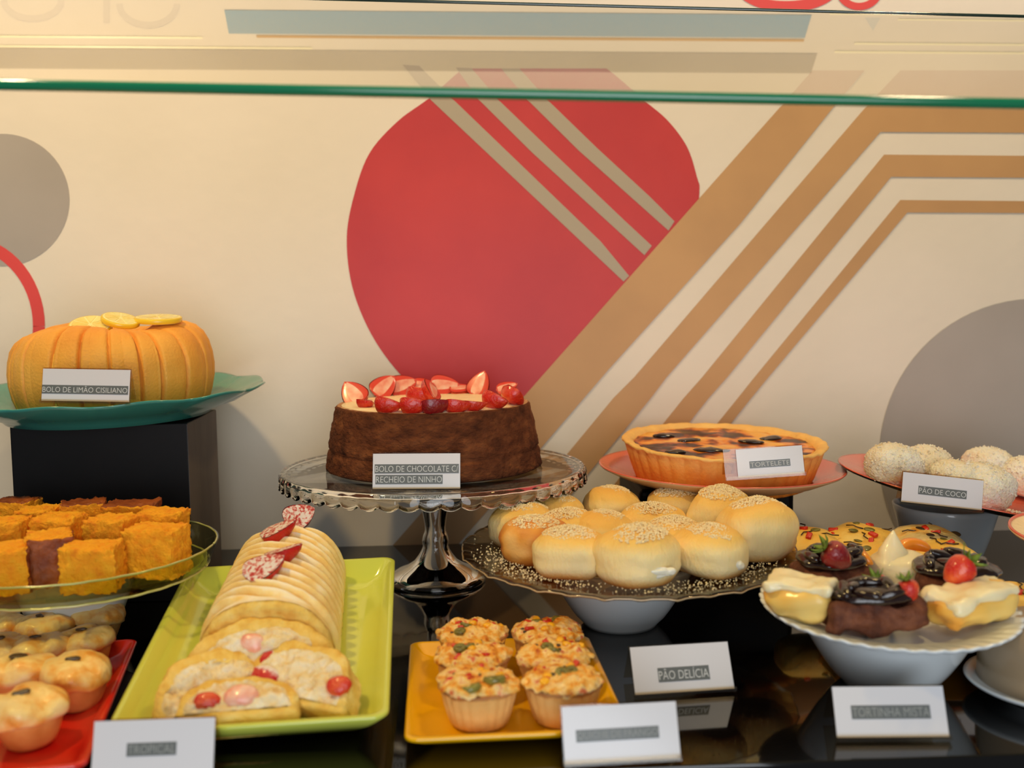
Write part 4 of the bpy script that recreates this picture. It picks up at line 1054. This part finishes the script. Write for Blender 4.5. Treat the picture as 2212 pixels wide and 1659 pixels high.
flan('pale custard cake with cream top at the left of the white plate', 1706, 1350, R_(-30), 0.044, 0.034, 0.024, 1)
flan('wide custard cake with cream top at the right of the white plate', 2094, 1356, R_(22), 0.060, 0.032, 0.023, 4, 0.10)
def ganache(root, rx, ry, z, seed, n=9):
    r = random.Random(seed); parts = [blob(rx, ry, 0.0065, 14, 0.0022, 80, seed)]
    for k in range(n):
        a = k*6.283/n+r.uniform(-.2, .2); q = r.uniform(.45, .8)
        v, f = blob(0.010, 0.0042, 0.0034, 8, 0.0008, 120, k); parts.append((xf(v, fr((q*rx*math.cos(a), q*ry*math.sin(a), 0.0048+r.uniform(-.001, .002)), (r.uniform(-.4, .4), r.uniform(-.4, .4), a+1.2))), f))
    v, f = join(parts); obj('ganache', mesh('ganache', v, f, m_gan), root, loc=(0, 0, z))
root = dthing('brownie_cake', 'chunky chocolate cake with dark curls at the front of the white plate', 'chocolate dessert', 1882, 1364, 0, dz=0.0045)
v, f, _ = rbox(0.066, 0.032, 0.019, 0.006, 22, 0.0055, 75, 5); obj('cake_body', mesh('brownie', v, f, m_brownie), root); ganache(root, 0.027, 0.015, 0.0215, 3)
root = dthing('chocolate_tart', 'chocolate dessert with glossy ganache and crimson berry at the back left', 'chocolate dessert', 1795, 1268, 0.3)
v, f, _ = rbox(0.052, 0.042, 0.016, 0.008, 12, 0.002, 60, 6); obj('cake_body', mesh('choc_base', v, f, m_brownie), root); ganache(root, 0.028, 0.022, 0.020, 5, 12)
root = dthing('chocolate_tart', 'chocolate dessert with glossy ganache and orange berry at the back right', 'chocolate dessert', 2072, 1285, -0.3)
v, f, _ = rbox(0.056, 0.040, 0.014, 0.006, 12, 0.002, 60, 8); obj('cake_body', mesh('choc_base2', v, f, m_brownie), root); ganache(root, 0.031, 0.023, 0.018, 7, 12)
root = dthing('cream_dessert', 'pointed swirl of pale cream with peach slices in the plate centre', 'cream dessert', 1938, 1262, 0)
v, f = blob(0.022, 0.020, 0.012, 12, 0.002, 70, 2); obj('cream_mound', mesh('cream_mound', v, f, m_icing), root, loc=(0.004, 0, 0.010))
def spr(t, i, r): return r*(1+0.06*math.sin(3*t+i*0.8))
v, f, _ = lathe([(0.020, 0), (0.021, 0.006), (0.018, 0.010), (0.0135, 0.0135), (0.0125, 0.017), (0.0100, 0.019), (0.007, 0.0235), (0.0035, 0.028), (0.0008, 0.0315), (0, 0.032)], 40, spr)
v = [Vector((p.x*0.82, p.y*0.82, p.z)) for p in v]; obj('cream_peak', mesh('cream_peak', v, f, m_icing), root, loc=(-0.004, 0.002, 0.006))
for (x, y, a, lab) in ((-0.018, 0.004, 1.4, 0), (0.020, 0.014, 0.1, 0)):
    path = [(0.014*math.cos(t), 0.014*math.sin(t), 0) for t in [R_(20+14*k) for k in range(11)]]
    v, f = tube(path, [0.0008, 0.003, 0.0042, 0.0048, 0.005, 0.005, 0.005, 0.0046, 0.004, 0.0028, 0.0008], 10)
    s = obj('peach_slice', mesh('peach_slice', v, f, m_peach), root, loc=(x, y-0.004, 0.014), rot=(0.5, 0, a)); s['label'] = 'curved orange peach slice'
def whole_berry(label, pos, axis, s, mat_, leaves=True):
    ax = Vector(axis).normalized(); q = ax.to_track_quat('Z', 'Y').to_matrix().to_4x4(); m4 = Matrix.Translation(pos) @ q @ Matrix.Scale(s, 4)
    root = thing('strawberry', label, 'strawberry', mtx=m4, group='whole strawberries on the desserts')
    prof = [(0, -0.0125), (0.003, -0.0118), (0.0062, -0.0085), (0.0090, -0.0035), (0.0102, 0.0015), (0.0098, 0.0055), (0.0075, 0.0085), (0.0035, 0.0096), (0, 0.0094)]
    v, f, _ = lathe(prof, 28); v = [p*(1+0.03*nf(p, 150, 2)) for p in v]; obj('berry', mesh('whole_berry', v, f, mat_), root)
    if leaves:
        V, Fc = [], []
        for k in range(7):
            a = k*6.283/7; L_ = 0.0095+0.002*math.sin(k*2.1); up = 0.0035+0.004*abs(math.sin(k*1.7)); o_ = len(V)
            for j in range(5):
                t = j/4; w_ = 0.0030*math.sin(math.pi*(0.12+0.88*t))**0.8*(1-t*.2) if j < 4 else 0.0002
                c = Vector((math.cos(a), math.sin(a), 0))*(L_*t)+Vector((0, 0, 0.0096+up*t*t)); pr = Vector((-math.sin(a), math.cos(a), 0))
                V += [c-pr*w_, c+Vector((0, 0, 0.0007)), c+pr*w_, c-Vector((0, 0, 0.0004))]
            for j in range(4):
                for e in range(4): b0 = o_+j*4; Fc.append((b0+e, b0+(e+1) % 4, b0+4+(e+1) % 4, b0+4+e))
        obj('leaves', mesh('berry_leaves', V, Fc, m_leaf), root)
def dabove(px, py, z):
    inv = DM.inverted(); C0 = inv @ CAM; D0 = inv.to_3x3() @ ray(px, py); return DM @ (C0+D0*((z-C0.z)/D0.z))
whole_berry('crimson strawberry standing on the back left ganache dessert', dabove(1806, 1200, 0.036), (-.75, .15, .55), 0.98, m_skind)
whole_berry('orange red strawberry with raised leaves on the back right ganache dessert', dabove(2072, 1232, 0.039), (.8, .15, .60), 0.98, m_skin)
whole_berry('leafy strawberry mostly hidden behind the front chocolate cake', dabove(1902, 1268, 0.030), (-.5, -.1, .75), 0.75, m_skin)
whole_berry('small strawberry with dark leaves behind the front chocolate cake', dabove(1962, 1275, 0.034), (-.2, .1, .9), 0.70, m_skin)

# ================================================================ SAVORY BREADS IN THE AMBER DISH
for i, (px, py, r, pale, lab) in enumerate([(1752, 1178, .030, 1, 'pepper topped savory bread at the back left of the amber dish'), (1858, 1172, .034, 1, 'olive topped savory bread at the back centre of the amber dish'),
        (2002, 1178, .036, 0, 'darker savory bread with charred topping at the back right of the dish'), (2032, 1208, .032, 1, 'savory bread with red pepper behind the orange strawberry'),
        (1880, 1210, .030, 1, 'savory bread half hidden behind the crimson strawberry'), (2205, 1310, .033, 1, 'savory bread at the right frame edge of the amber dish')]):
    p = mfloor(YD, px, py+6, 0.026); M4 = YD @ fr((p.x, max(-.09, min(.075, p.y)), 0.005), (0, 0, i*0.8))
    root = thing('savory_bread', lab, 'savory bread', mtx=M4, group='savory breads in the amber dish')
    v, f = blob(r, r*0.92, 0.0185, 14, 0.002, 50, i, 2.4); v = [Vector((q.x, q.y, q.z+0.0185)) for q in v]
    obj('dough', mesh('savory_dough', v, f, m_past if not pale else m_bread), root)
    rq = random.Random(i+2)
    for j in range(9):
        a = j*0.7+rq.random()*.3; q = r*rq.uniform(.1, .8); z = 0.0185+0.0185*math.sqrt(max(0, 1-(q/r)**2.4))+0.0002
        if j % 3 == 0: bit(root, 'tomato', (q*math.cos(a), q*math.sin(a), z), 1.3, a, i*9+j)
        elif j % 3 == 1:
            v, f = blob(0.0050, 0.0036, 0.0010, 7, 0.0004, 150, j); obj('olive_slice', mesh('bread_olive', v, f, m_olive if pale else m_olived), root, loc=(q*math.cos(a), q*math.sin(a), z), rot=(-.5*q/r*math.sin(a), .5*q/r*math.cos(a), a))
        else:
            v, f = tube([(-0.007, 0, 0), (-0.002, 0.002, 0.0008), (0.003, 0.0, 0.0006), (0.008, 0.003, 0)], 0.0006, 5); obj('herb_strip', mesh('herb_strip', v, f, m_olived), root, loc=(q*math.cos(a), q*math.sin(a), z), rot=(0, 0, a))

# ================================================================ PRICE CARDS
def text_mesh(s):
    c = bpy.data.curves.new('txt', 'FONT'); c.body = s; c.resolution_u = 3; c.offset = -0.006; c.extrude = 0.004
    o = bpy.data.objects.new('txt', c); COL.objects.link(o); bpy.context.view_layer.update()
    me = bpy.data.meshes.new_from_object(o.evaluated_get(bpy.context.evaluated_depsgraph_get())); bpy.data.objects.remove(o); bpy.data.curves.remove(c)
    xs = [v.co.x for v in me.vertices]; ys = [v.co.y for v in me.vertices]
    x0, x1, y0, y1 = min(xs), max(xs), min(ys), max(ys)
    for v in me.vertices: v.co.x = (v.co.x-x0)/(x1-x0); v.co.y = (v.co.y-y0)/(y1-y0)
    return me
def card(BLp, BRp, H_, lean, label, rows, px0=0.0, ink=None, back=0.018, roll=0, curl=0.0):
    x = (BRp-BLp); W_ = x.length; x = x.normalized(); u0 = Vector((0, 0, 1)); u0 = (u0-x*u0.dot(x)).normalized(); bk = u0.cross(x).normalized()
    up = (u0*math.cos(lean)+bk*math.sin(lean)).normalized(); nrm = x.cross(up).normalized()   # towards viewer
    m4 = Matrix((x, up, nrm)).transposed().to_4x4(); m4.translation = BLp
    root = thing('price_card', label, 'price card', mtx=m4, group='price cards along the counter')
    t = 0.0011
    parts = [box(-0.0006, W_+0.0006, -0.001, H_+0.001, -t, 0), box(-0.0006, W_+0.0006, -0.0020, -0.001, -0.0008, 0.0035), box(-0.0006, W_+0.0006, -0.001, 0.0012, 0.0026, 0.0035)]
    # back leg down to the ground plane
    inv3 = m4.to_3x3().inverted(); d = inv3 @ (bk*back-u0*(H_*math.cos(lean))); top = Vector((0, H_+0.001, -t))
    lv = [top, top+Vector((W_, 0, 0)), top+Vector((W_, 0, 0))+d, top+d]; off = Vector((0, 0, -0.0008)); lv = lv+[p+off for p in lv]
    parts.append((lv, [(0, 1, 2, 3), (7, 6, 5, 4), (0, 4, 5, 1), (2, 6, 7, 3), (1, 5, 6, 2), (0, 3, 7, 4)]))
    v, f = join(parts); obj('acrylic_holder', mesh('acrylic_holder', v, f, m_acr, smooth=False), root)
    v, f = box(W_*px0, W_, 0.0002, H_, 0.0002, 0.0006); pa = obj('paper', mesh('card_paper', v, f, m_paper, smooth=False), root)
    for (a, b, y0, y1, s) in rows:
        v, f = box(W_*a, W_*b, H_*(1-y1), H_*(1-y0), 0.0006, 0.0008); br = obj('printed_bar', mesh('printed_bar', v, f, m_bar, smooth=False), pa)
        me = text_mesh(s); me.materials.append(ink or m_ink); hh = H_*(y1-y0)
        tx = obj('lettering', me, pa, loc=(W_*a+0.0006, H_*(1-y1)+hh*0.17, 0.0009)); tx.scale = (W_*(b-a)-0.0012, hh*(0.66 if 'Ã' not in s and 'Í' not in s else 0.76), 0.0006)
card(pd(805, 1057, .868), pd(994, 1056, .868), 0.0300, R_(14), 'white price card reading BOLO DE CHOCOLATE on the cake stand', [(.02, .985, .30, .56, 'BOLO DE CHOCOLATE C/'), (.03, .80, .60, .86, 'RECHEIO DE NINHO')], back=0.012)
card(pd(90, 866, .848), pd(279, 869, .848), 0.0265, R_(10), 'white price card reading BOLO DE LIMAO against the ring cake', [(.0, .985, .50, .77, 'BOLO DE LIMÃO CISILIANO')], back=0.010)
card(pd(1569, 1034, .900), pd(1738, 1022, .900), 0.0245, R_(12), 'half filled price card reading TORTELETE against the tart', [(.31, .83, .45, .70, 'TORTELETE')], px0=0.15, back=0.010)
card(pd(1946, 1084, .874), pd(2120, 1103, .874), 0.0255, R_(10), 'white price card reading PAO DE COCO on the coral platter', [(.20, .80, .40, .68, 'PÃO DE COCO')], back=0.006)
def gcard(a, b, *r, **k): card(pz(a[0], a[1], 0.0024), pz(b[0], b[1], 0.0024), *r, **k)
gcard((1372, 1502), (1586, 1488), 0.0320, R_(28), 'white price card reading PAO DELICIA alone on the black counter', [(.25, .77, .47, .77, 'PÃO DELÍCIA')], back=0.016)
gcard((1220, 1650), (1470, 1635), 0.0315, R_(22), 'white price card reading QUICHE DE FRANGO before the yellow platter', [(.11, .83, .42, .64, 'QUICHE DE FRANGO')], ink=m_inkd, back=0.005)
gcard((1808, 1594), (2050, 1592), 0.0300, R_(24), 'white price card reading TORTINHA MISTA before the dessert bowl', [(.15, .86, .37, .64, 'TORTINHA MISTA')], ink=m_inkd, back=0.016)
gcard((196, 1690), (460, 1680), 0.0330, R_(20), 'white price card reading TROPICAL before the red platter', [(.28, .69, .38, .60, 'TROPICAL')], ink=m_inkd, back=0.016)

# cycles sampling helpers (look only)
sc.cycles.use_denoising = True
sc.cycles.max_bounces = 12; sc.cycles.transparent_max_bounces = 12; sc.cycles.transmission_bounces = 10
sc.cycles.caustics_reflective = False; sc.cycles.caustics_refractive = False
